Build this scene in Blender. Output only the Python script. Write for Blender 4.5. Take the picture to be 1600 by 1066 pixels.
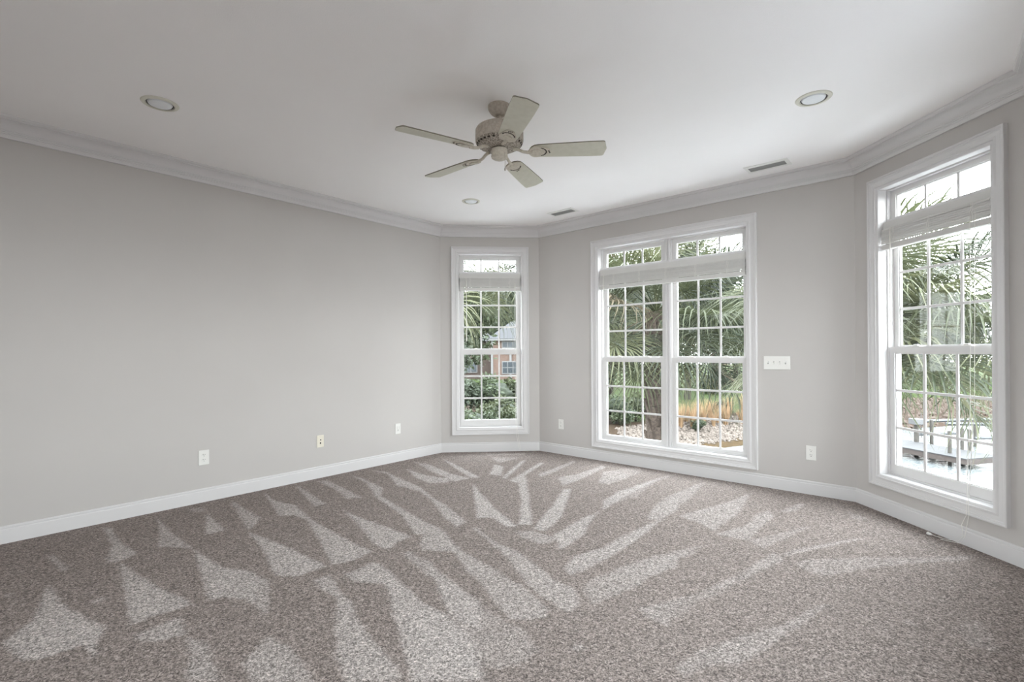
import bpy, bmesh, math, random
import numpy as np
from mathutils import Vector, Matrix, noise as mnoise

for o in list(bpy.data.objects):
    bpy.data.objects.remove(o, do_unlink=True)
SC = bpy.context.scene
COL = SC.collection
PI = math.pi

# ------------------------------------------------------------------ camera
CAM_H = 1.2174
cam_d = bpy.data.cameras.new('camera')
cam = bpy.data.objects.new('camera', cam_d)
COL.objects.link(cam)
SC.camera = cam
cam_d.sensor_fit = 'HORIZONTAL'
cam_d.sensor_width = 36.0
cam_d.lens = 36.0 * 764.6 / 1600.0
cam_d.shift_y = 14.47 / 1600.0
cam_d.clip_start = 0.05
cam_d.clip_end = 500
_p, _r = 0.0027, -0.0056
_f = Vector((0, math.cos(_p), math.sin(_p)))
_x = Vector((1, 0, 0))
_u = _x.cross(_f)
_xr = math.cos(_r) * _x + math.sin(_r) * _u
_ur = -math.sin(_r) * _x + math.cos(_r) * _u
cam.matrix_world = Matrix(((_xr.x, _ur.x, -_f.x, 0), (_xr.y, _ur.y, -_f.y, 0),
                           (_xr.z, _ur.z, -_f.z, CAM_H), (0, 0, 0, 1)))

# ------------------------------------------------------------------ sky, light, exposure
SKY = 5.0
w = bpy.data.worlds.new('overcast_sky')
SC.world = w
w.use_nodes = True
nt = w.node_tree
nt.nodes.clear()
wo = nt.nodes.new('ShaderNodeOutputWorld')
bg = nt.nodes.new('ShaderNodeBackground')
tc = nt.nodes.new('ShaderNodeTexCoord')
sx = nt.nodes.new('ShaderNodeSeparateXYZ')
rp = nt.nodes.new('ShaderNodeValToRGB')
rp.color_ramp.elements[0].position = 0.0
rp.color_ramp.elements[0].color = (0.95, 0.975, 1.0, 1)
rp.color_ramp.elements[1].position = 0.9
rp.color_ramp.elements[1].color = (0.86, 0.93, 1.0, 1)
nt.links.new(tc.outputs['Generated'], sx.inputs[0])
nt.links.new(sx.outputs['Z'], rp.inputs[0])
nt.links.new(rp.outputs[0], bg.inputs['Color'])
bg.inputs['Strength'].default_value = SKY
nt.links.new(bg.outputs[0], wo.inputs[0])

vs = SC.view_settings
vs.view_transform = 'Standard'
vs.look = 'None'
vs.gamma = 1.0
vs.use_curve_mapping = False
vs.exposure = 1.9
SC.cycles.max_bounces = 16
SC.cycles.diffuse_bounces = 9
SC.cycles.transparent_max_bounces = 16
SC.cycles.sample_clamp_indirect = 12

# room plan: a bay end with two chamfered corners, measured in metres
YA = 0.8555
D2 = lambda a: Vector((math.cos(a), math.sin(a)))
dA, dB, dC, dD = D2(YA), D2(YA - PI / 4), D2(YA - PI / 2), D2(YA - 3 * PI / 4)
AB = Vector((-0.865, 5.9346))
BC = AB + dB * 1.2034
CD = BC + dC * 3.2002
DE = CD + dD * 1.2939
dE = -dA
LEN = 6.2
EF = DE + dE * (LEN - (AB - DE).dot(dA))
FA = AB - dA * LEN
CEIL = 2.74
WT = 0.16


def nrm(d):                       # inward normal for a wall travelled clockwise
    return Vector((d.y, -d.x))


WALLS = {'left': (FA, AB, dA), 'back_left': (AB, BC, dB), 'back': (BC, CD, dC),
         'back_right': (CD, DE, dD), 'right': (DE, EF, dE), 'front': (EF, FA, (FA - EF).normalized())}
ORDER = ['left', 'back_left', 'back', 'back_right', 'right', 'front']

# daylight portals in the window openings (they only guide the sky's own light)
def portal(wall, s0, s1, z0, z1):
    P, Q, d = WALLS[wall]
    n = nrm(d)
    c = P + d * ((s0 + s1) / 2) - n * (WT + 0.03)
    L = bpy.data.lights.new('daylight_portal', 'AREA')
    L.shape = 'RECTANGLE'
    L.size = s1 - s0
    L.size_y = z1 - z0
    L.cycles.is_portal = True
    o = bpy.data.objects.new('daylight_portal', L)
    COL.objects.link(o)
    z = Vector((-n.x, -n.y, 0))      # lamp shines along -Z: into the room
    x = Vector((d.x, d.y, 0))
    y = z.cross(x)
    o.matrix_world = Matrix(((x.x, y.x, z.x, c.x), (x.y, y.y, z.y, c.y), (x.z, y.z, z.z, (z0 + z1) / 2), (0, 0, 0, 1)))
    return o

WIN = {   # wall: (opening s0, s1, z0, z1, meeting rail z0, z1, valance z0, z1, number)
    'back_left': (0.220, 0.985, 0.295, 2.405, 1.189, 1.245, 2.113, 2.174),
    'back': (0.842, 2.388, 0.232, 2.362, 1.104, 1.148, 2.056, 2.118),
    'back_right': (0.243, 1.050, 0.285, 2.415, 1.191, 1.236, 2.111, 2.168),
}
# unseen windows added behind the camera to bring in fill light
REAR_FILL = [('right', 1.1, 2.6, 0.95, 2.42), ('front', 0.9, 2.2, 0.25, 2.42)]
for k, v in WIN.items():
    portal(k, *v[:4])
for r in REAR_FILL:
    portal(*r)

# ------------------------------------------------------------------ helpers
class NB:
    def __init__(s, name):
        s.m = bpy.data.materials.new(name)
        s.m.use_nodes = True
        s.t = s.m.node_tree
        s.t.nodes.clear()
        s.o = s.n('ShaderNodeOutputMaterial')

    def n(s, typ, **kw):
        x = s.t.nodes.new(typ)
        for k, v in kw.items():
            if hasattr(x, k):
                setattr(x, k, v)
            else:
                x.inputs[k.replace('_', ' ')].default_value = v
        return x

    def l(s, a, b):
        s.t.links.new(a, b)


def lin(r, g, b):
    f = lambda c: (c / 255 / 12.92) if c / 255 <= 0.04045 else ((c / 255 + 0.055) / 1.055) ** 2.4
    return (f(r), f(g), f(b), 1)


def mat(name, c1, c2=None, scale=6.0, rough=0.6, bump=0.0, bscale=200, spec=0.3, detail=3, metal=0.0, trans=0.0):
    b = NB(name)
    p = b.n('ShaderNodeBsdfPrincipled')
    p.inputs['Roughness'].default_value = rough
    p.inputs['Specular IOR Level'].default_value = spec
    p.inputs['Metallic'].default_value = metal
    tcn = b.n('ShaderNodeTexCoord')
    c2 = c2 or tuple(min(1, v * 1.05) for v in c1[:3]) + (1,)
    nz = b.n('ShaderNodeTexNoise')
    nz.inputs['Scale'].default_value = scale
    nz.inputs['Detail'].default_value = detail
    b.l(tcn.outputs['Object'], nz.inputs['Vector'])
    r = b.n('ShaderNodeValToRGB')
    r.color_ramp.elements[0].position = 0.35
    r.color_ramp.elements[0].color = c1
    r.color_ramp.elements[1].position = 0.65
    r.color_ramp.elements[1].color = c2
    b.l(nz.outputs['Fac'], r.inputs[0])
    b.l(r.outputs[0], p.inputs['Base Color'])
    if bump:
        n2 = b.n('ShaderNodeTexNoise')
        n2.inputs['Scale'].default_value = bscale
        n2.inputs['Detail'].default_value = 2
        b.l(tcn.outputs['Object'], n2.inputs['Vector'])
        bp = b.n('ShaderNodeBump')
        bp.inputs['Strength'].default_value = bump
        bp.inputs['Distance'].default_value = 0.004
        b.l(n2.outputs['Fac'], bp.inputs['Height'])
        b.l(bp.outputs[0], p.inputs['Normal'])
    if trans:
        tr = b.n('ShaderNodeBsdfTranslucent')
        b.l(r.outputs[0], tr.inputs['Color'])
        mx = b.n('ShaderNodeMixShader')
        mx.inputs[0].default_value = trans
        b.l(p.outputs[0], mx.inputs[1])
        b.l(tr.outputs[0], mx.inputs[2])
        b.l(mx.outputs[0], b.o.inputs[0])
    else:
        b.l(p.outputs[0], b.o.inputs[0])
    return b.m


def link(name, bm, m, parent=None, smooth=False, loc=None):
    me = bpy.data.meshes.new(name)
    bmesh.ops.recalc_face_normals(bm, faces=bm.faces)
    bm.to_mesh(me)
    bm.free()
    for mm in (m if isinstance(m, (list, tuple)) else [m]):
        me.materials.append(mm)
    if smooth:
        for p in me.polygons:
            p.use_smooth = True
        try:
            me.set_sharp_from_angle(angle=math.radians(35))
        except Exception:
            pass
    o = bpy.data.objects.new(name, me)
    COL.objects.link(o)
    if parent:
        o.parent = parent
    if loc is not None:
        o.location = loc
    return o


def empty(name, loc=(0, 0, 0), rz=0.0):
    o = bpy.data.objects.new(name, None)
    COL.objects.link(o)
    o.location = loc
    o.rotation_euler = (0, 0, rz)
    o.empty_display_size = 0.1
    return o


def tag(o, label=None, cat=None, group=None, kind=None):
    if label:
        o['label'] = label
    if cat:
        o['category'] = cat
    if group:
        o['group'] = group
    if kind:
        o['kind'] = kind
    return o


def box(bm, x0, x1, y0, y1, z0, z1, bev=0.0):
    vs_ = [bm.verts.new((x, y, z)) for x in (x0, x1) for y in (y0, y1) for z in (z0, z1)]
    fs = []
    for f in ((0, 1, 3, 2), (4, 6, 7, 5), (0, 4, 5, 1), (2, 3, 7, 6), (0, 2, 6, 4), (1, 5, 7, 3)):
        fs.append(bm.faces.new([vs_[i] for i in f]))
    if bev:
        es = list({e for f in fs for e in f.edges})
        bmesh.ops.bevel(bm, geom=es, offset=bev, segments=2, affect='EDGES', profile=0.6)
    return vs_


def tube(bm, pts, rad, seg=8, cap=True):
    pts = [Vector(p) for p in pts]
    rads = rad if isinstance(rad, (list, tuple)) else [rad] * len(pts)
    rings = []
    for i, p in enumerate(pts):
        t = (pts[min(i + 1, len(pts) - 1)] - pts[max(i - 1, 0)]).normalized()
        a = Vector((0, 0, 1)) if abs(t.z) < 0.9 else Vector((1, 0, 0))
        u = t.cross(a).normalized()
        v = t.cross(u)
        rings.append([bm.verts.new(p + (u * math.cos(2 * PI * k / seg) + v * math.sin(2 * PI * k / seg)) * rads[i]) for k in range(seg)])
    for a, b in zip(rings, rings[1:]):
        for k in range(seg):
            bm.faces.new((a[k], a[(k + 1) % seg], b[(k + 1) % seg], b[k]))
    if cap:
        bm.faces.new(rings[0][::-1])
        bm.faces.new(rings[-1])


def lathe(bm, prof, seg=40, c=(0, 0)):
    rings = []
    for r, z in prof:
        if r < 1e-5:
            rings.append([bm.verts.new((c[0], c[1], z))])
        else:
            rings.append([bm.verts.new((c[0] + r * math.cos(2 * PI * k / seg), c[1] + r * math.sin(2 * PI * k / seg), z)) for k in range(seg)])
    for a, b in zip(rings, rings[1:]):
        for k in range(seg):
            k2 = (k + 1) % seg
            if len(a) == 1 and len(b) == 1:
                continue
            if len(a) == 1:
                bm.faces.new((a[0], b[k2], b[k]))
            elif len(b) == 1:
                bm.faces.new((a[k], a[k2], b[0]))
            else:
                bm.faces.new((a[k], a[k2], b[k2], b[k]))


def prism(bm, poly, z0, z1):
    a = [bm.verts.new((x, y, z0)) for x, y in poly]
    b = [bm.verts.new((x, y, z1)) for x, y in poly]
    n = len(poly)
    bm.faces.new(a[::-1])
    bm.faces.new(b)
    for i in range(n):
        bm.faces.new((a[i], a[(i + 1) % n], b[(i + 1) % n], b[i]))


def on_wall(wall):
    """matrix of a wall's own frame: x along the wall, y into the room, z up"""
    P, Q, d = WALLS[wall]
    n = nrm(d)
    return Matrix(((d.x, n.x, 0, P.x), (d.y, n.y, 0, P.y), (0, 0, 1, 0), (0, 0, 0, 1)))


# ------------------------------------------------------------------ materials
M_wall = mat('greige_wall_paint', lin(190, 186, 183), lin(192, 188, 185), scale=1.5, rough=0.75, bump=0.08, bscale=260)
M_ceil = mat('white_ceiling_paint', lin(240, 237, 236), lin(242, 239, 238), scale=1.2, rough=0.85, bump=0.12, bscale=180)
M_trim = mat('white_gloss_trim_paint', lin(210, 208, 208), lin(212, 210, 210), scale=2, rough=0.38, spec=0.4)
M_vinyl = mat('white_window_vinyl', lin(210, 208, 207), lin(213, 211, 210), scale=3, rough=0.42, spec=0.4)
M_blind = mat('white_blind_slat', lin(204, 202, 199), lin(208, 206, 203), scale=5, rough=0.5)
M_cord = mat('white_cord', lin(228, 226, 220), rough=0.7)
M_plate = mat('white_plastic', lin(224, 222, 218), lin(226, 225, 221), rough=0.35, spec=0.45)
M_plate2 = mat('almond_plastic', lin(220, 213, 198), lin(223, 217, 202), rough=0.35, spec=0.45)
M_slot = mat('dark_slot', lin(45, 44, 42), rough=0.6)
M_vent = mat('vent_grey', lin(150, 150, 148), lin(156, 156, 154), rough=0.6)
M_ventdark = mat('duct_dark', lin(70, 70, 69), rough=0.8)
M_ring = mat('cream_trim_ring', lin(206, 203, 190), lin(209, 206, 194), rough=0.5)
M_lens = mat('frosted_lens', lin(222, 224, 226), lin(226, 228, 230), rough=0.35, spec=0.5)
M_fanbody = mat('taupe_fan_metal', lin(168, 158, 147), lin(186, 177, 165), scale=60, rough=0.6, detail=5)
M_fanpale = mat('pale_taupe_fan_iron', lin(186, 179, 165), lin(200, 193, 180), scale=70, rough=0.6, detail=5)
M_fandark = mat('rubbed_taupe_fan_metal', lin(110, 101, 92), lin(192, 184, 172), scale=110, rough=0.65, detail=6)
M_blade = mat('washed_greige_fan_blade', lin(196, 193, 178), lin(202, 199, 185), scale=26, rough=0.55, detail=6)
M_bladeedge = mat('brown_blade_edge', lin(120, 116, 102), rough=0.6)
M_hole = mat('scroll_recess', lin(64, 58, 52), rough=0.8)


def glass_mat():
    b = NB('clear_glass')
    tr = b.n('ShaderNodeBsdfTransparent')
    tr.inputs[0].default_value = (0.97, 0.985, 0.975, 1)
    gl = b.n('ShaderNodeBsdfGlossy')
    gl.inputs['Roughness'].default_value = 0.02
    fr = b.n('ShaderNodeFresnel')
    ge = b.n('ShaderNodeNewGeometry')       # same reflectance from both faces of the thin pane
    ior = b.n('ShaderNodeMapRange')
    ior.inputs['To Min'].default_value = 1.2
    ior.inputs['To Max'].default_value = 1 / 1.2
    b.l(ge.outputs['Backfacing'], ior.inputs['Value'])
    b.l(ior.outputs['Result'], fr.inputs[0])
    mx = b.n('ShaderNodeMixShader')
    b.l(fr.outputs[0], mx.inputs[0])
    b.l(tr.outputs[0], mx.inputs[1])
    b.l(gl.outputs[0], mx.inputs[2])
    b.l(mx.outputs[0], b.o.inputs[0])
    return b.m


M_glass = glass_mat()


def carpet_mat():
    b = NB('cut_pile_carpet')
    p = b.n('ShaderNodeBsdfPrincipled')
    p.inputs['Roughness'].default_value = 0.95
    p.inputs['Specular IOR Level'].default_value = 0.1
    tcn = b.n('ShaderNodeTexCoord')
    at = b.n('ShaderNodeAttribute')
    at.attribute_name = 'pile'
    big = b.n('ShaderNodeTexNoise')
    big.inputs['Scale'].default_value = 9
    big.inputs['Detail'].default_value = 4
    b.l(tcn.outputs['Object'], big.inputs['Vector'])
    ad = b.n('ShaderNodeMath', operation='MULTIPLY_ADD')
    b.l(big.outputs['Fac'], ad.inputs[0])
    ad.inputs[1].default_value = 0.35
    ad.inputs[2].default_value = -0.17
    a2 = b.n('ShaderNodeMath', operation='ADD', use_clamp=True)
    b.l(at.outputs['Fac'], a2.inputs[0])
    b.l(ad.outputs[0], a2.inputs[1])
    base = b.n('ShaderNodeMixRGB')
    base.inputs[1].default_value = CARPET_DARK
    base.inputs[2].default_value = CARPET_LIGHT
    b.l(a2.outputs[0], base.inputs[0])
    # yarn flecks: tufts of two sizes
    prev = base
    for kind, sc_, lo, hi in (('VORO', 210, 0.42, 1.58), ('VORO', 105, 0.72, 1.28), ('NOISE', 60, 0.82, 1.18)):
        r1 = b.n('ShaderNodeMapRange')
        r1.inputs['To Min'].default_value = lo
        r1.inputs['To Max'].default_value = hi
        if kind == 'VORO':
            f1 = b.n('ShaderNodeTexVoronoi')
            f1.inputs['Scale'].default_value = sc_
            b.l(tcn.outputs['Object'], f1.inputs['Vector'])
            sp = b.n('ShaderNodeSeparateColor')
            b.l(f1.outputs['Color'], sp.inputs[0])
            b.l(sp.outputs[0], r1.inputs['Value'])
        else:
            f1 = b.n('ShaderNodeTexNoise')
            f1.inputs['Scale'].default_value = sc_
            f1.inputs['Detail'].default_value = 2
            b.l(tcn.outputs['Object'], f1.inputs['Vector'])
            r1.inputs['From Min'].default_value = 0.35
            r1.inputs['From Max'].default_value = 0.65
            b.l(f1.outputs['Fac'], r1.inputs['Value'])
        m1 = b.n('ShaderNodeMixRGB', blend_type='MULTIPLY')
        m1.inputs[0].default_value = 1
        b.l(prev.outputs[0], m1.inputs[1])
        b.l(r1.outputs['Result'], m1.inputs[2])
        prev = m1
    b.l(prev.outputs[0], p.inputs['Base Color'])
    bp = b.n('ShaderNodeBump')
    bp.inputs['Strength'].default_value = 0.35
    bp.inputs['Distance'].default_value = 0.004
    b.l(f1.outputs['Fac'], bp.inputs['Height'])
    b.l(bp.outputs[0], p.inputs['Normal'])
    b.l(p.outputs[0], b.o.inputs[0])
    return b.m


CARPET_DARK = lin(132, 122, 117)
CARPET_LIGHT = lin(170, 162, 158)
M_carpet = carpet_mat()

# ------------------------------------------------------------------ floor with vacuum marks in its pile
# each mark: lift of the pile, then the outline on the floor in metres
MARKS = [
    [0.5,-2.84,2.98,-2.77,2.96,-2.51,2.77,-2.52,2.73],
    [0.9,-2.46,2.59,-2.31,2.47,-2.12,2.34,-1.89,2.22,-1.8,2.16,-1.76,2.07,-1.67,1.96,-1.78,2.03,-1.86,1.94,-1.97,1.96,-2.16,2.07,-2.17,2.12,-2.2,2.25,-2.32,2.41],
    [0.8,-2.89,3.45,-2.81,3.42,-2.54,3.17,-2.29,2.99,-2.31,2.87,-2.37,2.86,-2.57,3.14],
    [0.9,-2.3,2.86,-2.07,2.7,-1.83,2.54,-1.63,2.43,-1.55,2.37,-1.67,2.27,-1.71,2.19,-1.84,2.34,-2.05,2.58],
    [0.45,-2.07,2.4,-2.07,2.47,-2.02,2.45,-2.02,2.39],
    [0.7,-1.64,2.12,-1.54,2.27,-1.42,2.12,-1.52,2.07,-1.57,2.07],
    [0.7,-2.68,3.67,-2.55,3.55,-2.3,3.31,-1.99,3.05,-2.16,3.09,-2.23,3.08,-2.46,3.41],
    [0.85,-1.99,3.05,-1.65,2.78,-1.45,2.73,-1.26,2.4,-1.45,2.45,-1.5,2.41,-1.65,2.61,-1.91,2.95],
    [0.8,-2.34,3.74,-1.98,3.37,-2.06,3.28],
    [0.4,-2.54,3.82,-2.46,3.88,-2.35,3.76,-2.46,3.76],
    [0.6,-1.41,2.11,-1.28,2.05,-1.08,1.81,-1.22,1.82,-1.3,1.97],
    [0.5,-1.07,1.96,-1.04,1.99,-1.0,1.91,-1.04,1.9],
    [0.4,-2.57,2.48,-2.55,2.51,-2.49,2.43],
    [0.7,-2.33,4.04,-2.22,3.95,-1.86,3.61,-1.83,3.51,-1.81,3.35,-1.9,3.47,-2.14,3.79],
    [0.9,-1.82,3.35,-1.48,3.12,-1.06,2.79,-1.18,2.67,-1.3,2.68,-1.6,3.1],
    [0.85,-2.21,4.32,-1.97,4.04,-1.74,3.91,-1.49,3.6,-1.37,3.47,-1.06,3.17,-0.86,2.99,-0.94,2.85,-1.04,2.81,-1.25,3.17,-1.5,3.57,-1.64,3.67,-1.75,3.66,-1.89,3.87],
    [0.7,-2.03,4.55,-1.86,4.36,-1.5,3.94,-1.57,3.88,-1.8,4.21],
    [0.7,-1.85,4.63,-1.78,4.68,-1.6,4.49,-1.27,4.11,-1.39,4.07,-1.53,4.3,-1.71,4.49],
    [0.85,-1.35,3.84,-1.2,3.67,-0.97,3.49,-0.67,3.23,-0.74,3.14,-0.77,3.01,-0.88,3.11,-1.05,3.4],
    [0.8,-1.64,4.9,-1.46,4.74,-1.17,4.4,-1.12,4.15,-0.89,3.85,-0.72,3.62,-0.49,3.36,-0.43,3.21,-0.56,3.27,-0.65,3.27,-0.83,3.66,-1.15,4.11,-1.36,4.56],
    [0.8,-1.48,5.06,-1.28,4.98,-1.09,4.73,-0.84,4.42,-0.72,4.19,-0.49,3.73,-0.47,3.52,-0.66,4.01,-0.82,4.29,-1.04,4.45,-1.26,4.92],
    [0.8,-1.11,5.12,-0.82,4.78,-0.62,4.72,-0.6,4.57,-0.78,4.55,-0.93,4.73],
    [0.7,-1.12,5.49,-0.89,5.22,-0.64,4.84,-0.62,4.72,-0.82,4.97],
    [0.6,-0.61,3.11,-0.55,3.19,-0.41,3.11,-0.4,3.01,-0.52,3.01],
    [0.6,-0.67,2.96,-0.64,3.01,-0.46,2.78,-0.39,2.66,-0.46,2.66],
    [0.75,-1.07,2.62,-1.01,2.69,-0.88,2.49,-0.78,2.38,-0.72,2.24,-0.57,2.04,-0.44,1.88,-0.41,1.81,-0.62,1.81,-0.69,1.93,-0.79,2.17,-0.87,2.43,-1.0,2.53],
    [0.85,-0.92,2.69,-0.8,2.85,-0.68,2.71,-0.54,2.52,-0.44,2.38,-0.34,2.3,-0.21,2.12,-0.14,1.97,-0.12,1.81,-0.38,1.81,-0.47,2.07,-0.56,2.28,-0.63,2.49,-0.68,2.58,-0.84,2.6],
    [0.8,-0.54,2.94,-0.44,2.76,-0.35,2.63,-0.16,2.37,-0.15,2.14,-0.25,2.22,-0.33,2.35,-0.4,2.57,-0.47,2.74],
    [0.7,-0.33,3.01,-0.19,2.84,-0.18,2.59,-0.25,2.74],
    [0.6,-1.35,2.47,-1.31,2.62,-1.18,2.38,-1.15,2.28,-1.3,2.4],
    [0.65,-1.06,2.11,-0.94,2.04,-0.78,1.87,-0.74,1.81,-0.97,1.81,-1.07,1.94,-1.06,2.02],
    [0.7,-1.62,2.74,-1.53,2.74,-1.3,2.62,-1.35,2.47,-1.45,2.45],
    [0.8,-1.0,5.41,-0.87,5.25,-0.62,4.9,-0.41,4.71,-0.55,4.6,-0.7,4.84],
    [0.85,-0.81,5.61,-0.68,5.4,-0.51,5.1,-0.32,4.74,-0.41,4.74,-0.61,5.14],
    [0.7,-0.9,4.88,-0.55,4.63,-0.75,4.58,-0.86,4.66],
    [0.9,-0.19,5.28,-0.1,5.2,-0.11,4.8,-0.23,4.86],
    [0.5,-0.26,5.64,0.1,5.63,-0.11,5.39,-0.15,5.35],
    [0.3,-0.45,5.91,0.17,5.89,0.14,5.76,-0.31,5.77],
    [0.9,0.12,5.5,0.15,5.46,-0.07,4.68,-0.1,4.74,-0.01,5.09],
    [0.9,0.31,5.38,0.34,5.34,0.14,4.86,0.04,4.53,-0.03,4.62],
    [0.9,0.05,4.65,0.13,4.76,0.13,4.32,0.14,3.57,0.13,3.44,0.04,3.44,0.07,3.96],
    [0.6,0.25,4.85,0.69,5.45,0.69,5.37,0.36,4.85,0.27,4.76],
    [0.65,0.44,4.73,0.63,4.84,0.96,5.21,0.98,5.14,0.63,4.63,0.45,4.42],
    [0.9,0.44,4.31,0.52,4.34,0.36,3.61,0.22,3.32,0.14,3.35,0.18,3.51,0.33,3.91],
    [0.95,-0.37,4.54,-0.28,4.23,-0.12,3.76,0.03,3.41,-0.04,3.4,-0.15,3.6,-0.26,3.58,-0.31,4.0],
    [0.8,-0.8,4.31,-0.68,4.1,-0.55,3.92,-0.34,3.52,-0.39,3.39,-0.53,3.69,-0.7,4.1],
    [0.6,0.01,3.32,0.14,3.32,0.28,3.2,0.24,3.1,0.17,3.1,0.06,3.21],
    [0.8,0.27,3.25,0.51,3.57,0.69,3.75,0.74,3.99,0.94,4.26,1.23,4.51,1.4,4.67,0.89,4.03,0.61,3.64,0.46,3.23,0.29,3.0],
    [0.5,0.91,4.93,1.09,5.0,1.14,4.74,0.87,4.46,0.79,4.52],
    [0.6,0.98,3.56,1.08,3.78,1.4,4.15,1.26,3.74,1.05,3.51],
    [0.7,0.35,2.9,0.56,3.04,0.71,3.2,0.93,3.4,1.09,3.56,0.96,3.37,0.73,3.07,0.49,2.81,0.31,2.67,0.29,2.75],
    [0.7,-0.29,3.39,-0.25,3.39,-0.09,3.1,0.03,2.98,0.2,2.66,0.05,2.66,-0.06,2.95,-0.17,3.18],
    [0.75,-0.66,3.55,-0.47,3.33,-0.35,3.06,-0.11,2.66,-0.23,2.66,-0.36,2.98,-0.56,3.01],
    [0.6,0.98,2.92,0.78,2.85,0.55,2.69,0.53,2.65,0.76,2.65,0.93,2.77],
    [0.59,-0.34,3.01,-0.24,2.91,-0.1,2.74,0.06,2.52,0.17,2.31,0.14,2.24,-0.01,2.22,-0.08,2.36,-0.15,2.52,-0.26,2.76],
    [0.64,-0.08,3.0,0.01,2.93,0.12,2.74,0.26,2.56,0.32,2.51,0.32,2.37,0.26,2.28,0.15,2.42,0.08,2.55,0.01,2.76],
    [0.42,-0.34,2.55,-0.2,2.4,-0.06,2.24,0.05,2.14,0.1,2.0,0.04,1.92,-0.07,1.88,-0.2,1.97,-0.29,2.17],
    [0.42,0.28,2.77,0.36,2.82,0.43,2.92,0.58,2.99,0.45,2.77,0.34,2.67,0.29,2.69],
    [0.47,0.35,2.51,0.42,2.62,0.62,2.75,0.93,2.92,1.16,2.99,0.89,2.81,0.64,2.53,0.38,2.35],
    [0.42,0.6,2.32,0.85,2.42,0.7,2.21,0.69,2.15,0.64,2.21,0.6,2.25],
    [0.42,0.23,2.02,0.28,2.04,0.3,2.01,0.25,1.98],
    [0.42,-0.27,2.03,-0.13,1.94,-0.1,1.81,-0.24,1.81],
    [0.34,0.62,1.88,0.77,2.0,0.74,1.89,0.64,1.82],
    [0.28,1.04,5.0,1.32,5.13,1.31,4.93,1.02,4.62],
    [0.35,0.87,4.21,1.34,4.65,1.64,4.85,1.3,4.51,1.02,4.07,0.84,3.94],
    [0.42,0.99,3.6,1.14,3.89,1.31,4.11,1.55,4.34,1.79,4.55,1.48,4.06,1.17,3.66,0.97,3.51],
    [0.35,0.66,3.17,0.93,3.43,1.11,3.58,0.89,3.28,0.61,2.97],
    [0.49,1.22,3.61,1.54,3.81,1.78,3.97,2.04,4.19,1.71,3.69,1.35,3.29,1.31,3.47],
    [0.49,1.34,3.24,1.63,3.42,1.83,3.65,1.94,3.72,1.91,3.58,1.67,3.33,1.51,3.13],
    [0.42,2.04,3.72,2.28,3.89,2.32,3.87,2.16,3.72,2.02,3.65],
    [0.35,1.51,3.13,1.9,3.32,2.11,3.41,1.78,3.18,1.54,3.0,1.52,3.03],
    [0.42,1.62,2.94,1.81,3.03,2.19,3.15,2.25,3.15,1.82,2.98,1.61,2.89],
    [0.39,0.56,2.73,0.81,2.9,1.19,3.06,1.3,3.13,1.0,2.92,0.84,2.77,0.55,2.65],
    [0.42,1.38,2.8,1.58,2.96,1.57,2.84,1.34,2.68,1.04,2.5,1.01,2.52,1.22,2.64],
    [0.35,1.6,2.8,1.79,2.84,2.1,2.88,1.99,2.73,1.79,2.69,1.65,2.62,1.61,2.72],
    [0.28,2.53,3.71,2.56,3.5,2.44,3.5],
    [0.33,1.6,2.79,1.72,2.85,1.95,2.85,2.44,2.87,2.74,2.9,2.6,2.81,2.28,2.79,1.92,2.71,1.68,2.63],
    [0.39,0.63,1.89,0.78,2.0,1.0,2.1,1.19,2.17,1.43,2.32,1.54,2.36,1.3,2.19,0.99,1.97,0.85,1.89,0.82,1.91,0.69,1.87],
    [0.33,1.74,2.2,1.77,2.22,1.79,2.16,1.75,2.15],
    [0.23,2.0,2.2,2.09,2.18,1.94,1.96,1.87,2.02,1.9,2.08],
    [0.26,1.34,2.74,1.53,2.88,1.63,2.91,1.35,2.69,1.0,2.42,0.92,2.4,0.71,2.19,0.77,2.38,0.97,2.49],
    [-0.5,-1.9,1.94,-1.8,2.05,-1.78,2.03,-1.87,1.92],
    [-0.5,-1.66,2.26,-1.55,2.36,-1.52,2.33,-1.63,2.24],
    [-0.5,-1.74,2.16,-1.63,2.27,-1.61,2.25,-1.7,2.13],
    [-0.5,-1.15,2.67,-1.04,2.77,-0.83,2.97,-0.81,2.92,-1.01,2.73,-1.12,2.67],
]



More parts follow.
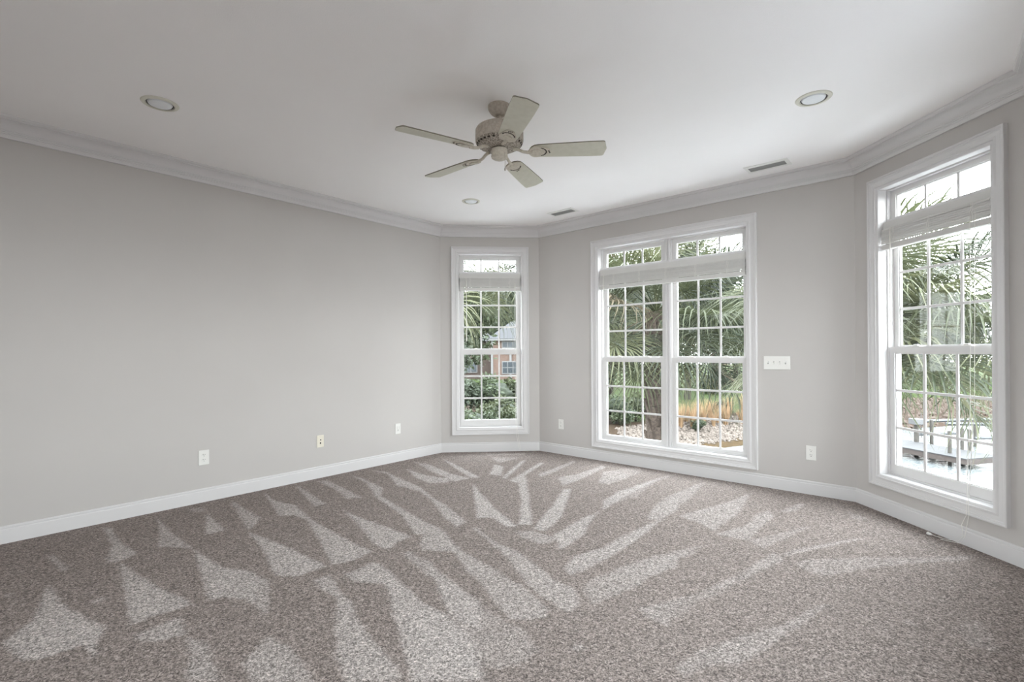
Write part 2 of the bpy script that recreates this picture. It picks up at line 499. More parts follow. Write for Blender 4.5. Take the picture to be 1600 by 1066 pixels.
def build_floor():
    step = 0.017
    W_ = (DE - AB).dot(nrm(dA))
    na = int(LEN / step) + 30
    ext = (BC - AB).dot(dA) + 0.02
    ua = np.arange(-LEN, ext + step, step)
    un = np.arange(-0.02, W_ + 0.02 + step, step)
    A_, N_ = np.meshgrid(ua, un, indexing='ij')
    n = nrm(dA)
    X = AB.x + dA.x * A_ + n.x * N_
    Y = AB.y + dA.y * A_ + n.y * N_
    pile = np.zeros(X.size)
    rng = np.random.default_rng(4)
    S = 6
    for s in range(S):
        jx = X.ravel() + rng.normal(0, 0.007, X.size)
        jy = Y.ravel() + rng.normal(0, 0.007, X.size)
        acc = np.zeros(X.size)
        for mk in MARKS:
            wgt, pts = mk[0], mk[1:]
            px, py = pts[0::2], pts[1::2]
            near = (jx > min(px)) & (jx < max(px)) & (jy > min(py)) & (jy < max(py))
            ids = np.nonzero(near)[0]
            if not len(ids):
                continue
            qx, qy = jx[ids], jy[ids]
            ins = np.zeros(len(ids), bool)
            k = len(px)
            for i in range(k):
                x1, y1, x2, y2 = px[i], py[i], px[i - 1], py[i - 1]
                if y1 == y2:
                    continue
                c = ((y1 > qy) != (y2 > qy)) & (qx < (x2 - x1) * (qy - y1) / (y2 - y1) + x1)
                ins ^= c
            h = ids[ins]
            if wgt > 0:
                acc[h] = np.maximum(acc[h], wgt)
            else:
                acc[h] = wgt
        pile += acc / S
    bm = bmesh.new()
    lay = bm.verts.layers.float.new('pile')
    V = []
    Xf, Yf = X.ravel(), Y.ravel()
    for i in range(X.size):
        v = bm.verts.new((Xf[i], Yf[i], 0))
        v[lay] = pile[i]
        V.append(v)
    nn = len(un)
    for i in range(len(ua) - 1):
        for j in range(nn - 1):
            a = i * nn + j
            bm.faces.new((V[a], V[a + 1], V[a + nn + 1], V[a + nn]))
    for P, d in ((AB, dB), (BC, dC), (CD, dD)):
        q = nrm(d)
        c = P - q * 0.02
        bmesh.ops.bisect_plane(bm, geom=bm.verts[:] + bm.edges[:] + bm.faces[:], plane_co=(c.x, c.y, 0),
                               plane_no=(-q.x, -q.y, 0), clear_outer=True)
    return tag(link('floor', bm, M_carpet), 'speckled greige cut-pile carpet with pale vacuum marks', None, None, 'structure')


floor = build_floor()
bm = bmesh.new()
poly = [(p.x, p.y) for p in (AB - nrm(dA) * .1, BC + dA * .15 - dC * .1, CD + dA * .15 + dC * .1, DE + dC * .15, EF - dA * .2 + dC * .15, FA - dA * .2 - dC * .15)]
prism(bm, poly, CEIL, CEIL + 0.15)
tag(link('ceiling', bm, M_ceil), 'smooth white painted ceiling', None, None, 'structure')
bm = bmesh.new()
prism(bm, poly, -0.3, -0.012)
tag(link('slab', bm, M_vent), None, None, None, 'structure')

# ------------------------------------------------------------------ walls, baseboards, crown
def corner(i, off):
    """plan corner between wall i-1 and wall i of ORDER, moved off metres into the room"""
    a, b = ORDER[i - 1], ORDER[i]
    P = WALLS[b][0]
    n1, n2 = nrm(WALLS[a][2]), nrm(WALLS[b][2])
    det = n1.x * n2.y - n1.y * n2.x
    return P + Vector(((off * n2.y - off * n1.y) / det, (n1.x * off - n2.x * off) / det))


def wall_panel(wall, holes):
    i = ORDER.index(wall)
    P, Q, d = WALLS[wall]
    n = nrm(d)
    o0, o1 = corner(i, -WT), corner((i + 1) % 6, -WT)
    L = (Q - P).length
    s0, s1 = (o0 - P).dot(d), (o1 - P).dot(d)
    bm = bmesh.new()
    xs = sorted({0, L} | {h[0] for h in holes} | {h[1] for h in holes})
    zs = sorted({0.0, CEIL} | {h[2] for h in holes} | {h[3] for h in holes})
    z_in = [z for z in zs]
    g = {}

    def vert(s, z, back):
        key = (round(s, 4), round(z, 4), back)
        if key not in g:
            ss = s
            if back and s == 0:
                ss = s0
            if back and s == L:
                ss = s1
            g[key] = bm.verts.new((ss, -WT if back else 0, z if z > 0 else -0.3 if back else -0.012))
        return g[key]

    def solid(a, b, z0, z1):
        m_s, m_z = (a + b) / 2, (z0 + z1) / 2
        return not any(h[0] < m_s < h[1] and h[2] < m_z < h[3] for h in holes)

    for ia in range(len(xs) - 1):
        for iz in range(len(z_in) - 1):
            a, b_, z0, z1 = xs[ia], xs[ia + 1], z_in[iz], z_in[iz + 1]
            if solid(a, b_, z0, z1):
                for bk in (0, 1):
                    bm.faces.new((vert(a, z0, bk), vert(b_, z0, bk), vert(b_, z1, bk), vert(a, z1, bk)))
    for h in holes:
        for (a, z0), (b_, z1) in (((h[0], h[2]), (h[1], h[2])), ((h[1], h[2]), (h[1], h[3])), ((h[1], h[3]), (h[0], h[3])), ((h[0], h[3]), (h[0], h[2]))):
            bm.faces.new((vert(a, z0, 0), vert(b_, z1, 0), vert(b_, z1, 1), vert(a, z0, 1)))
    o = link('wall_' + wall, bm, M_wall)
    o.matrix_world = on_wall(wall)
    tag(o, None, None, None, 'structure')
    return o


holes = {k: [] for k in ORDER}
for k, v in WIN.items():
    holes[k].append((v[0] - 0.02, v[1] + 0.02, v[2] - 0.02, v[3] + 0.02))
for r in REAR_FILL:
    holes[r[0]].append((r[1] - 0.02, r[2] + 0.02, r[3] - 0.02, r[4] + 0.02))
for k in ORDER:
    wall_panel(k, holes[k])


def run(name, prof, z_of, m):
    """a moulding along each wall, mitred at the corners; prof = (projection, height)"""
    for i, wname in enumerate(ORDER):
        bm = bmesh.new()
        rows = []
        for pr, h in prof:
            a, b = corner(i, pr), corner((i + 1) % 6, pr)
            rows.append((bm.verts.new((a.x, a.y, z_of(h))), bm.verts.new((b.x, b.y, z_of(h)))))
        for (a0, b0), (a1, b1) in zip(rows, rows[1:]):
            bm.faces.new((a0, b0, b1, a1))
        bm.faces.new([r[0] for r in rows])
        bm.faces.new([r[1] for r in rows][::-1])
        o = link(name + '_' + wname if name == 'baseboard' else name + '_%d' % (i + 1), bm, m)
        tag(o, None, None, None, 'structure')


BASE = [(0.0, 0.0), (0.0135, 0.0), (0.0135, 0.086), (0.0125, 0.090), (0.0085, 0.092), (0.0085, 0.097), (0.0105, 0.099), (0.0105, 0.106), (0.007, 0.111), (0.003, 0.112), (0.0, 0.112)]
run('baseboard', BASE, lambda h: h, M_trim)
CROWN = [(0.0, 0.126), (0.016, 0.126), (0.017, 0.124), (0.017, 0.100), (0.021, 0.098), (0.021, 0.090), (0.026, 0.088), (0.026, 0.081), (0.030, 0.078)]
for k in range(1, 8):
    t = k / 8 * PI / 2
    CROWN.append((0.030 + 0.052 * (1 - math.cos(t)), 0.076 - 0.050 * math.sin(t)))
CROWN += [(0.083, 0.025), (0.083, 0.018), (0.088, 0.016), (0.096, 0.012), (0.100, 0.006), (0.100, 0.0), (0.0, 0.0)]
run('trim', CROWN, lambda h: CEIL - h, M_trim)

# ------------------------------------------------------------------ windows
CASING = [(0.0, 0.0), (0.0, 0.026), (0.003, 0.029), (0.011, 0.029), (0.014, 0.026), (0.016, 0.021), (0.022, 0.021), (0.026, 0.018), (0.050, 0.017), (0.060, 0.020), (0.066, 0.0205), (0.070, 0.015), (0.078, 0.014), (0.086, 0.012), (0.089, 0.009), (0.089, 0.0)]


def rect_frame(bm, s0, s1, z0, z1, prof):
    """mitred frame round an opening; prof = (distance in from the outer edge, depth y)"""
    loops = []
    for u, y in prof:
        loops.append([bm.verts.new(c) for c in ((s0 + u, y, z0 + u), (s1 - u, y, z0 + u), (s1 - u, y, z1 - u), (s0 + u, y, z1 - u))])
    for a, b in zip(loops, loops[1:] + [loops[0]]):
        for k in range(4):
            bm.faces.new((a[k], a[(k + 1) % 4], b[(k + 1) % 4], b[k]))


def sash(parent, nm, s0, s1, z0, z1, gx0, gx1, gz0, gz1, y0, y1, cols, rows, lock=False):
    """a sash frame with its own pane and grille bars"""
    bm = bmesh.new()
    xs, zs = (s0, gx0, gx1, s1), (z0, gz0, gz1, z1)
    ym = y1 - 0.008
    for a, b, c, d in ((s0, gx0, z0, z1), (gx1, s1, z0, z1), (gx0, gx1, z0, gz0), (gx0, gx1, gz1, z1)):
        box(bm, a, b, y0, y1, c, d)
    # glazing bead
    e = 0.007
    for a, b, c, d in ((gx0, gx0 + e, gz0, gz1), (gx1 - e, gx1, gz0, gz1), (gx0 + e, gx1 - e, gz0, gz0 + e), (gx0 + e, gx1 - e, gz1 - e, gz1)):
        box(bm, a, b, y0 + 0.004, y1 - 0.008, c, d)
    f = link(nm, bm, M_vinyl, parent)
    bm = bmesh.new()
    yg = (y0 + y1) / 2
    box(bm, gx0 - 0.004, gx1 + 0.004, yg - 0.002, yg + 0.002, gz0 - 0.004, gz1 + 0.004)
    link('pane', bm, M_glass, f)
    bw = 0.0095
    for k in range(1, cols):
        x = gx0 + (gx1 - gx0) * k / cols
        bm = bmesh.new()
        box(bm, x - bw, x + bw, yg + 0.0025, yg + 0.010, gz0, gz1, 0.002)
        link('muntin', bm, M_vinyl, f)
    for k in range(1, rows):
        z = gz0 + (gz1 - gz0) * k / rows
        bm = bmesh.new()
        box(bm, gx0, gx1, yg + 0.0028, yg + 0.0104, z - bw, z + bw, 0.002)
        link('muntin', bm, M_vinyl, f)
    if lock:
        for fr in lock:
            x = s0 + (s1 - s0) * fr
            bm = bmesh.new()
            box(bm, x - 0.034, x + 0.034, y0 + 0.004, y1 - 0.004, z1, z1 + 0.008, 0.003)
            box(bm, x - 0.022, x + 0.012, y0 + 0.008, y1 - 0.008, z1 + 0.008, z1 + 0.018, 0.004)
            link('sash_lock', bm, M_plate, f)
    return f


def window(n, wall, label):
    s0, s1, z0, z1, m0, m1, v0, v1 = WIN[wall]
    root = empty('window_%d' % n)
    root.matrix_world = on_wall(wall)
    tag(root, label, None, None, 'structure')
    bm = bmesh.new()
    rect_frame(bm, s0 - 0.089, s1 + 0.089, z0 - 0.089, z1 + 0.089, CASING)
    link('casing', bm, M_trim, root)
    bm = bmesh.new()       # jamb lining with stepped stops
    rect_frame(bm, s0 - 0.0195, s1 + 0.0195, z0 - 0.0195, z1 + 0.0195,
               [(0.0, 0.0), (0.0195, 0.0), (0.0195, -0.056), (0.0305, -0.056), (0.0305, -0.058), (0.0305, -WT + 0.004), (0.0, -WT + 0.004)])
    link('jamb', bm, M_trim, root)
    halves = [(s0, s1)]
    if wall == 'back':
        xm = 1.620
        bm = bmesh.new()
        box(bm, xm - 0.036, xm + 0.036, -WT + 0.004, -0.058, z0, z1)
        box(bm, xm - 0.026, xm - 0.004, -0.058, -0.050, z0, z1, 0.003)
        box(bm, xm + 0.004, xm + 0.026, -0.058, -0.050, z0, z1, 0.003)
        link('mullion', bm, M_trim, root)
        halves = [(s0, xm - 0.025), (xm + 0.025, s1)]
    tb = v1 + 0.030
    bm = bmesh.new()
    box(bm, s0 + 0.0105, s1 - 0.0105, -WT + 0.01, -0.052, v0 - 0.02, tb - 0.005, 0.004)
    link('transom_bar', bm, M_trim, root)
    for a, b in halves:
        a2, b2 = a + 0.0115, b - 0.0115
        sash(root, 'transom_sash', a2, b2, tb - 0.004, z1 - 0.0115, a + 0.053, b - 0.053, tb, z1 - 0.048, -0.118, -0.082, 3, 1)
        zt = v0 - 0.02
        sash(root, 'upper_sash', a2, b2, m0 + 0.004, zt, a + 0.051, b - 0.051, m1 + 0.006, zt - 0.03, -0.132, -0.102, 3, 3)
        gz = z0 + (0.078 if wall != 'back' else 0.045)
        sash(root, 'lower_sash', a2, b2, z0 + 0.0115, m1, a + 0.053, b - 0.053, gz, m0, -0.098, -0.064, 3, 3,
             lock=(0.27, 0.73))
    return root


window(1, 'back_left', 'narrow double-hung window with transom on the short diagonal wall facing the room')
window(2, 'back', 'wide paired double-hung window with transom on the back wall')
window(3, 'back_right', 'tall double-hung window with transom on the right diagonal wall')
for i, (wl, s0, s1, z0, z1) in enumerate(REAR_FILL):
    root = empty('window_%d' % (4 + i))  # unseen opening added to let fill skylight in
    root.matrix_world = on_wall(wl)
    tag(root, 'unseen window behind the viewpoint, added for fill light', None, None, 'structure')
    bm = bmesh.new()
    rect_frame(bm, s0 - 0.089, s1 + 0.089, z0 - 0.089, z1 + 0.089, CASING)
    link('casing', bm, M_trim, root)
    sash(root, 'upper_sash', s0 - .018, s1 + .018, z0 - .018, z1 + .018, s0 + 0.05, s1 - 0.05, z0 + 0.05, z1 - 0.05, -0.11, -0.07, 4, 6)


# ------------------------------------------------------------------ blinds (raised)
def blind(wall, label, wand_s, wand_z, ladders, cords=None, group='raised white blinds'):
    s0, s1, z0, z1, m0, m1, v0, v1 = WIN[wall]
    root = empty('window_blind')
    root.matrix_world = on_wall(wall) @ Matrix.Translation(((s0 + s1) / 2, 0, v0))
    tag(root, label, 'blind', group)
    c = (s0 + s1) / 2
    h = (s1 - s0) / 2
    bm = bmesh.new()
    box(bm, -h + 0.004, h - 0.004, -0.0375, -0.026, 0.0, v1 - v0, 0.002)
    box(bm, -h + 0.004, -h + 0.014, -0.0505, -0.0375, 0.0, v1 - v0)
    box(bm, h - 0.014, h - 0.004, -0.0505, -0.0375, 0.0, v1 - v0)
    link('valance', bm, M_blind, root)
    bm = bmesh.new()
    box(bm, -h + 0.016, h - 0.016, -0.0505, -0.039, 0.004, v1 - v0 - 0.004)
    link('headrail', bm, M_blind, root)
    rng = random.Random(hash(wall) % 99 if False else len(wall))
    for k in range(8):
        z = 0.004 - k * 0.0138
        bm = bmesh.new()
        w2 = h - 0.012 - rng.uniform(0, 0.003)
        dz = rng.uniform(-0.0008, 0.0008)
        lip = 0.0165 + rng.uniform(-0.001, 0.0012)
        # a closed slat resting on the next: its room-side edge hangs over
        sec = [(-0.046, 0.0), (-0.030, 0.001), (-0.012, -0.001), (-0.0045, -0.0045), (-0.0005, -lip),
               (-0.0032, -lip), (-0.0072, -0.0072), (-0.013, -0.0038), (-0.030, -0.0018), (-0.046, -0.0028)]
        L = [bm.verts.new((-w2, y, z + q + dz)) for y, q in sec]
        R_ = [bm.verts.new((w2, y, z + q - dz)) for y, q in sec]
        bm.faces.new(L)
        bm.faces.new(R_[::-1])
        for i in range(len(sec)):
            j = (i + 1) % len(sec)
            bm.faces.new((L[i], L[j], R_[j], R_[i]))
        link('slat', bm, M_blind, root)
    bm = bmesh.new()
    box(bm, -h + 0.012, h - 0.012, -0.047, -0.003, -0.153, -0.112, 0.006)
    link('bottom_rail', bm, M_blind, root)
    for ls in ladders:
        x = ls - c
        bm = bmesh.new()
        for dx in (-0.006, 0.006):
            tube(bm, [(x + dx, -0.0015, 0.0), (x + dx + 0.004, 0.001, -0.03), (x + dx - 0.004, 0.001, -0.055), (x + dx + 0.003, 0.001, -0.085), (x + dx, -0.001, -0.115)], 0.0012, 5)
        link('ladder_cord', bm, M_cord, root)
    x = wand_s - c
    bm = bmesh.new()
    tube(bm, [(x, 0.006, 0.0), (x, 0.008, -0.03)], 0.002, 6)
    tube(bm, [(x, 0.008, -0.03), (x + 0.004, 0.010, wand_z - v0)], [0.0042, 0.0046], 8)
    link('tilt_wand', bm, M_cord, root)
    if cords:
        bm = bmesh.new()
        for pts in cords:
            tube(bm, [(p[0] - c, p[1], p[2] - v0) for p in pts], 0.0016, 6)
        link('lift_cord', bm, M_cord, root)
    return root


blind('back_left', 'raised white slatted blind at the top of the narrow left window', 0.312, 1.345, (0.36, 0.60, 0.84),
      [[(0.90, 0.004, 2.05), (0.90, 0.006, 1.9), (0.905, 0.02, 0.42), (0.91, 0.036, 0.30), (0.915, 0.036, 0.19), (0.935, 0.022, 0.09), (0.95, 0.02, 0.02)],
       [(0.915, 0.004, 2.05), (0.915, 0.006, 1.9), (0.92, 0.02, 0.42), (0.925, 0.036, 0.30), (0.935, 0.036, 0.19), (0.95, 0.024, 0.10), (0.965, 0.022, 0.02)]])
blind('back', 'wide raised white slatted blind across the paired window', 0.905, 1.30, (1.03, 1.33, 1.62, 1.92, 2.22))
bz = blind('back_right', 'raised white slatted blind on the right window with cords trailing to the carpet', 0.345, 1.36, (0.36, 0.64, 0.93),
           [[(0.925, 0.004, 2.05), (0.925, 0.006, 1.9), (0.925, 0.012, 0.9), (0.925, 0.036, 0.42), (0.928, 0.042, 0.30), (0.925, 0.045, 0.20), (0.90, 0.05, 0.135), (0.91, 0.05, 0.07), (0.88, 0.055, 0.025), (0.80, 0.07, 0.012), (0.72, 0.08, 0.010)],
            [(0.955, 0.004, 2.05), (0.955, 0.006, 1.9), (0.95, 0.012, 0.9), (0.94, 0.036, 0.42), (0.938, 0.042, 0.29), (0.945, 0.05, 0.20), (0.93, 0.05, 0.12), (0.925, 0.055, 0.07), (0.90, 0.06, 0.02), (0.80, 0.09, 0.008)]])
bm = bmesh.new()
lathe(bm, [(0.0, 0.034), (0.005, 0.033), (0.008, 0.02), (0.011, 0.0), (0.0, -0.001)], 12)
t = link('cord_tassel', bm, M_plate, bz, True)
s0, s1 = WIN['back_right'][:2]
t.location = (0.71 - (s0 + s1) / 2, 0.085, 0.012 - WIN['back_right'][6])
t.rotation_euler = (0.2, 1.45, 0.4)


# ------------------------------------------------------------------ wall plates
def plate(wall, name, label, cat, s, z, w2, h2, m, build, group=None):
    root = empty(name)
    root.matrix_world = on_wall(wall) @ Matrix.Translation((s, 0, z))
    tag(root, label, cat, group)
    bm = bmesh.new()
    box(bm, -w2, w2, 0.0, 0.0062, -h2, h2, 0.0022)
    link('cover_plate', bm, m, root)
    build(root, m)
    return root


def screw(root, m, x, z):
    bm = bmesh.new()
    lathe(bm, [(0.0, 0.0013), (0.002, 0.0012), (0.003, 0.0), (0.0, -0.001)], 10)
    o = link('screw', bm, m, root)
    o.matrix_local = Matrix.Translation((x, 0.0064, z)) @ Matrix.Rotation(-PI / 2, 4, 'X')


def duplex(root, m):
    for zc in (0.020, -0.020):
        bm = bmesh.new()
        pts = []
        for k in range(24):
            a = 2 * PI * k / 24
            pts.append((max(-0.0142, min(0.0142, 0.0172 * math.cos(a))), 0.0142 * math.sin(a)))
        fr = [bm.verts.new((x, 0.0085, z)) for x, z in pts]
        bk = [bm.verts.new((x, 0.0055, z)) for x, z in pts]
        bm.faces.new(fr)
        bm.faces.new(bk[::-1])
        for i in range(24):
            bm.faces.new((fr[i], fr[(i + 1) % 24], bk[(i + 1) % 24], bk[i]))
        rc = link('receptacle', bm, m, root)
        rc.location = (0, 0, zc)
        bm = bmesh.new()
        for x, hh in ((-0.0064, 0.0045), (0.0064, 0.0036)):
            box(bm, x - 0.0012, x + 0.0012, 0.008, 0.0090, 0.0015, 0.0015 + hh * 2)
        box(bm, -0.0024, 0.0024, 0.008, 0.0090, -0.0095, -0.0045, 0.0)
        link('slots', bm, M_slot, rc)
    screw(root, m, 0, 0)


def coax(root, m):
    bm = bmesh.new()
    box(bm, -0.006, 0.006, 0.006, 0.0075, -0.025, -0.009, 0.001)
    link('phone_jack', bm, M_slot, root)
    bm = bmesh.new()
    lathe(bm, [(0.0, 0.011), (0.002, 0.011), (0.0045, 0.010), (0.0045, 0.0), (0.0, 0.0)], 12)
    o = link('coax_jack', bm, M_slot, root)
    o.matrix_local = Matrix.Translation((0, 0.0058, 0.014)) @ Matrix.Rotation(-PI / 2, 4, 'X')
    for z in (0.042, -0.042):
        screw(root, m, 0, z)


def decora(root, m):
    bm = bmesh.new()
    box(bm, -0.0165, 0.0165, 0.0055, 0.0085, -0.0335, 0.0335, 0.001)
    f = link('insert', bm, m, root)
    bm = bmesh.new()
    for z in (-0.024, -0.018, -0.012):
        box(bm, -0.012, 0.012, 0.0083, 0.0091, z, z + 0.0022)
    for x in (-0.013, 0.0115):
        box(bm, x, x + 0.0018, 0.0083, 0.0091, -0.004, 0.028)
    link('grooves', bm, M_vent, f)
    for z in (0.048, -0.048):
        screw(root, m, 0, z)


def switches(root, m):
    for k in range(4):
        x = -0.069 + 0.046 * k
        bm = bmesh.new()
        box(bm, x - 0.005, x + 0.005, 0.0058, 0.0072, -0.012, 0.012)
        f = link('toggle_slot', bm, M_vent, root)
        bm = bmesh.new()
        vs_ = box(bm, x - 0.0038, x + 0.0038, 0.0070, 0.020, -0.004, 0.006)
        for v in vs_:
            if v.co.y > 0.015:
                v.co.z += 0.006 if k in (0, 3) else -0.007
        link('toggle', bm, m, f)
        for z in (0.030, -0.030):
            screw(root, m, x, z)


OA = LEN   # left wall runs from the front corner; measured back from its bay corner
plate('left', 'wall_outlet', 'white duplex outlet low on the left wall, nearest the viewer', 'outlet', OA - 2.543, 0.363, 0.038, 0.060, M_plate, duplex, 'outlet plates')
plate('left', 'wall_outlet', 'almond cable and phone plate in the middle of the left wall', 'outlet', OA - 1.540, 0.354, 0.035, 0.0585, M_plate2, coax, 'outlet plates')
plate('left', 'wall_outlet', 'white rectangular outlet on the left wall closest to the bay corner', 'outlet', OA - 0.631, 0.365, 0.035, 0.0575, M_plate, decora, 'outlet plates')
plate('back', 'wall_outlet', 'white duplex outlet on the back wall left of the paired window', 'outlet', 0.323, 0.353, 0.035, 0.0575, M_plate, duplex, 'outlet plates')
plate('back', 'wall_outlet', 'white duplex outlet below the light switches right of the paired window', 'outlet', 2.888, 0.349, 0.037, 0.060, M_plate, duplex, 'outlet plates')
plate('back', 'light_switch', 'white four-gang toggle switch plate right of the paired window', 'light switch', 2.632, 1.106, 0.1045, 0.058, M_plate, switches)


# ------------------------------------------------------------------ ceiling lights and vents
def can_light(x, y, label, s=1.0):
    root = empty('recessed_light', (x, y, CEIL))
    tag(root, label, 'ceiling light', 'recessed ceiling lights')
    bm = bmesh.new()
    lathe(bm, [(0.072 * s, 0.004), (0.073 * s, -0.007), (0.078 * s, -0.009), (0.094 * s, -0.005), (0.098 * s, 0.0)], 48)
    link('trim_ring', bm, M_ring, root, True)
    bm = bmesh.new()
    lathe(bm, [(0.0725 * s, 0.004), (0.070 * s, -0.003), (0.066 * s, -0.003), (0.0645 * s, 0.001)], 48)
    link('baffle', bm, M_slot, root, True)
    bm = bmesh.new()
    lathe(bm, [(0.065 * s, 0.0), (0.060 * s, -0.008), (0.045 * s, -0.014), (0.025 * s, -0.017), (0.0, -0.018)], 48)
    link('lens', bm, M_lens, root, True)


can_light(-2.135, 2.976, 'unlit round recessed light in the dim ceiling over the left wall')
can_light(1.834, 2.958, 'unlit round recessed light over the right window')
can_light(-0.406, 4.942, 'small unlit round recessed light beyond the fan, before the narrow window', 0.93)


def vent(x, y, label, L_=0.33, W_=0.17):
    root = empty('ceiling_vent', (x, y, CEIL), math.atan2(dC.y, dC.x))
    tag(root, label, 'vent', 'ceiling vents')
    a, b, i, j = L_ / 2, W_ / 2, L_ / 2 - 0.028, W_ / 2 - 0.038
    bm = bmesh.new()
    rect = lambda p, q, z: [bm.verts.new(c) for c in ((-p, -q, z), (p, -q, z), (p, q, z), (-p, q, z))]
    r0, r1, r2, r3 = rect(a, b, 0.0), rect(a - 0.004, b - 0.004, -0.006), rect(i, j, -0.007), rect(i, j, 0.0)
    for p, q in ((r0, r1), (r1, r2), (r2, r3)):
        for k in range(4):
            bm.faces.new((p[k], p[(k + 1) % 4], q[(k + 1) % 4], q[k]))
    link('frame', bm, M_plate, root)
    bm = bmesh.new()
    box(bm, -i, i, -j, j, -0.0012, 0.0)
    link('backing', bm, M_ventdark, root)
    for k in range(7):
        y_ = -j + (k + 0.5) * 2 * j / 7
        bm = bmesh.new()
        vs_ = box(bm, -i, i, y_ - 0.0050, y_ - 0.0034, -0.0068, -0.0014)
        for v in vs_:
            if v.co.z < -0.004:
                v.co.y += 0.005
        link('louver', bm, M_vent, root)


vent(2.115, 4.036, 'white rectangular ceiling vent near the right window')
vent(0.565, 5.345, 'white rectangular ceiling vent above the wall between the back windows')

# ------------------------------------------------------------------ ceiling fan
fan = empty('ceiling_fan', (-0.071, 3.03, CEIL))
tag(fan, 'weathered greige five-blade ceiling fan hanging from the ceiling', 'ceiling fan')
bm = bmesh.new()
lathe(bm, [(0.069, 0.0), (0.069, -0.012), (0.067, -0.024), (0.061, -0.036), (0.050, -0.049), (0.036, -0.059), (0.026, -0.063), (0.0, -0.063)], 40)
link('canopy', bm, M_fanbody, fan, True)
bm = bmesh.new()
lathe(bm, [(0.013, -0.058), (0.013, -0.110), (0.022, -0.112), (0.022, -0.130), (0.013, -0.132)], 20)
link('downrod', bm, M_fanbody, fan, True)
bm = bmesh.new()
lathe(bm, [(0.0, -0.125), (0.05, -0.126), (0.100, -0.129), (0.126, -0.134), (0.140, -0.142), (0.148, -0.155), (0.149, -0.197), (0.1475, -0.199), (0.149, -0.201), (0.149, -0.216), (0.147, -0.226)], 56)
link('motor_housing', bm, M_fanbody, fan, True)
bm = bmesh.new()
lathe(bm, [(0.147, -0.2255), (0.144, -0.232), (0.128, -0.248), (0.110, -0.258), (0.085, -0.262), (0.0, -0.262)], 56)
fil = link('filigree_ring', bm, M_fandark, fan, True)
bm = bmesh.new()
for k in range(28):
    a = 2 * PI * k / 28
    r, z = 0.137, -0.2405
    c, s = math.cos(a), math.sin(a)
    t = Vector((-s, c, 0))
    o_ = Vector((c * 0.7, s * 0.7, 0.7))
    ctr = Vector((c * r, s * r, z - 0.0012))
    q = [bm.verts.new(ctr + t * (0.0085 * math.cos(b)) + o_ * (0.007 * math.sin(b))) for b in [2 * PI * j / 8 for j in range(8)]]
    q2 = [bm.verts.new(v.co + Vector((-c * 0.01, -s * 0.01, 0.008))) for v in q]
    bm.faces.new(q)
    for j in range(8):
        bm.faces.new((q[j], q[(j + 1) % 8], q2[(j + 1) % 8], q2[j]))
link('openwork', bm, M_hole, fil)
bm = bmesh.new()
lathe(bm, [(0.0, -0.262), (0.034, -0.263), (0.049, -0.270), (0.050, -0.276), (0.050, -0.308), (0.052, -0.312), (0.049, -0.322), (0.036, -0.330), (0.012, -0.334), (0.0, -0.334)], 40)
link('switch_housing', bm, M_fanpale, fan, True)
bm = bmesh.new()
tube(bm, [(0.030, -0.041, -0.305), (0.034, -0.052, -0.31), (0.035, -0.054, -0.33), (0.035, -0.054, -0.40)], 0.0014, 6)
ch = link('pull_chain', bm, M_fanbody, fan)
bm = bmesh.new()
lathe(bm, [(0.0, 0.0), (0.003, -0.004), (0.0045, -0.014), (0.003, -0.022), (0.0, -0.024)], 10)
o = link('fob', bm, M_fanbody, ch, True)
o.location = (0.035, -0.054, -0.399)

R0, R1, BW = 0.185, 0.648, 0.070
TILT = math.radians(12.5)


def blade_bm():
    bm = bmesh.new()
    out = []
    for k in range(9):                        # rounded root
        a = PI / 2 + PI * k / 8
        out.append((R0 + 0.055 + 0.055 * math.cos(a), 0.058 * math.sin(a)))
    out += [(R0 + 0.16, -0.063), (R1 - 0.10, -BW), (R1 - 0.020, -BW)]
    for k in range(6):
        a = -PI / 2 + PI / 2 * k / 5
        out.append((R1 - 0.020 + 0.016 * math.cos(a), -BW + 0.016 + 0.016 * math.sin(a)))
    out.append((R1 + 0.008, 0.0))
    for k in range(6):
        a = PI / 2 * k / 5
        out.append((R1 - 0.020 + 0.016 * math.cos(a), BW - 0.016 + 0.016 * math.sin(a)))
    out += [(R1 - 0.10, BW), (R0 + 0.16, 0.063)]
    prism(bm, out, -0.0035, 0.0035)
    return bm


def blade_edge_mats(o):
    o.data.materials.append(M_bladeedge)
    for p in o.data.polygons:
        if abs(p.normal.z) < 0.5:
            p.material_index = 1


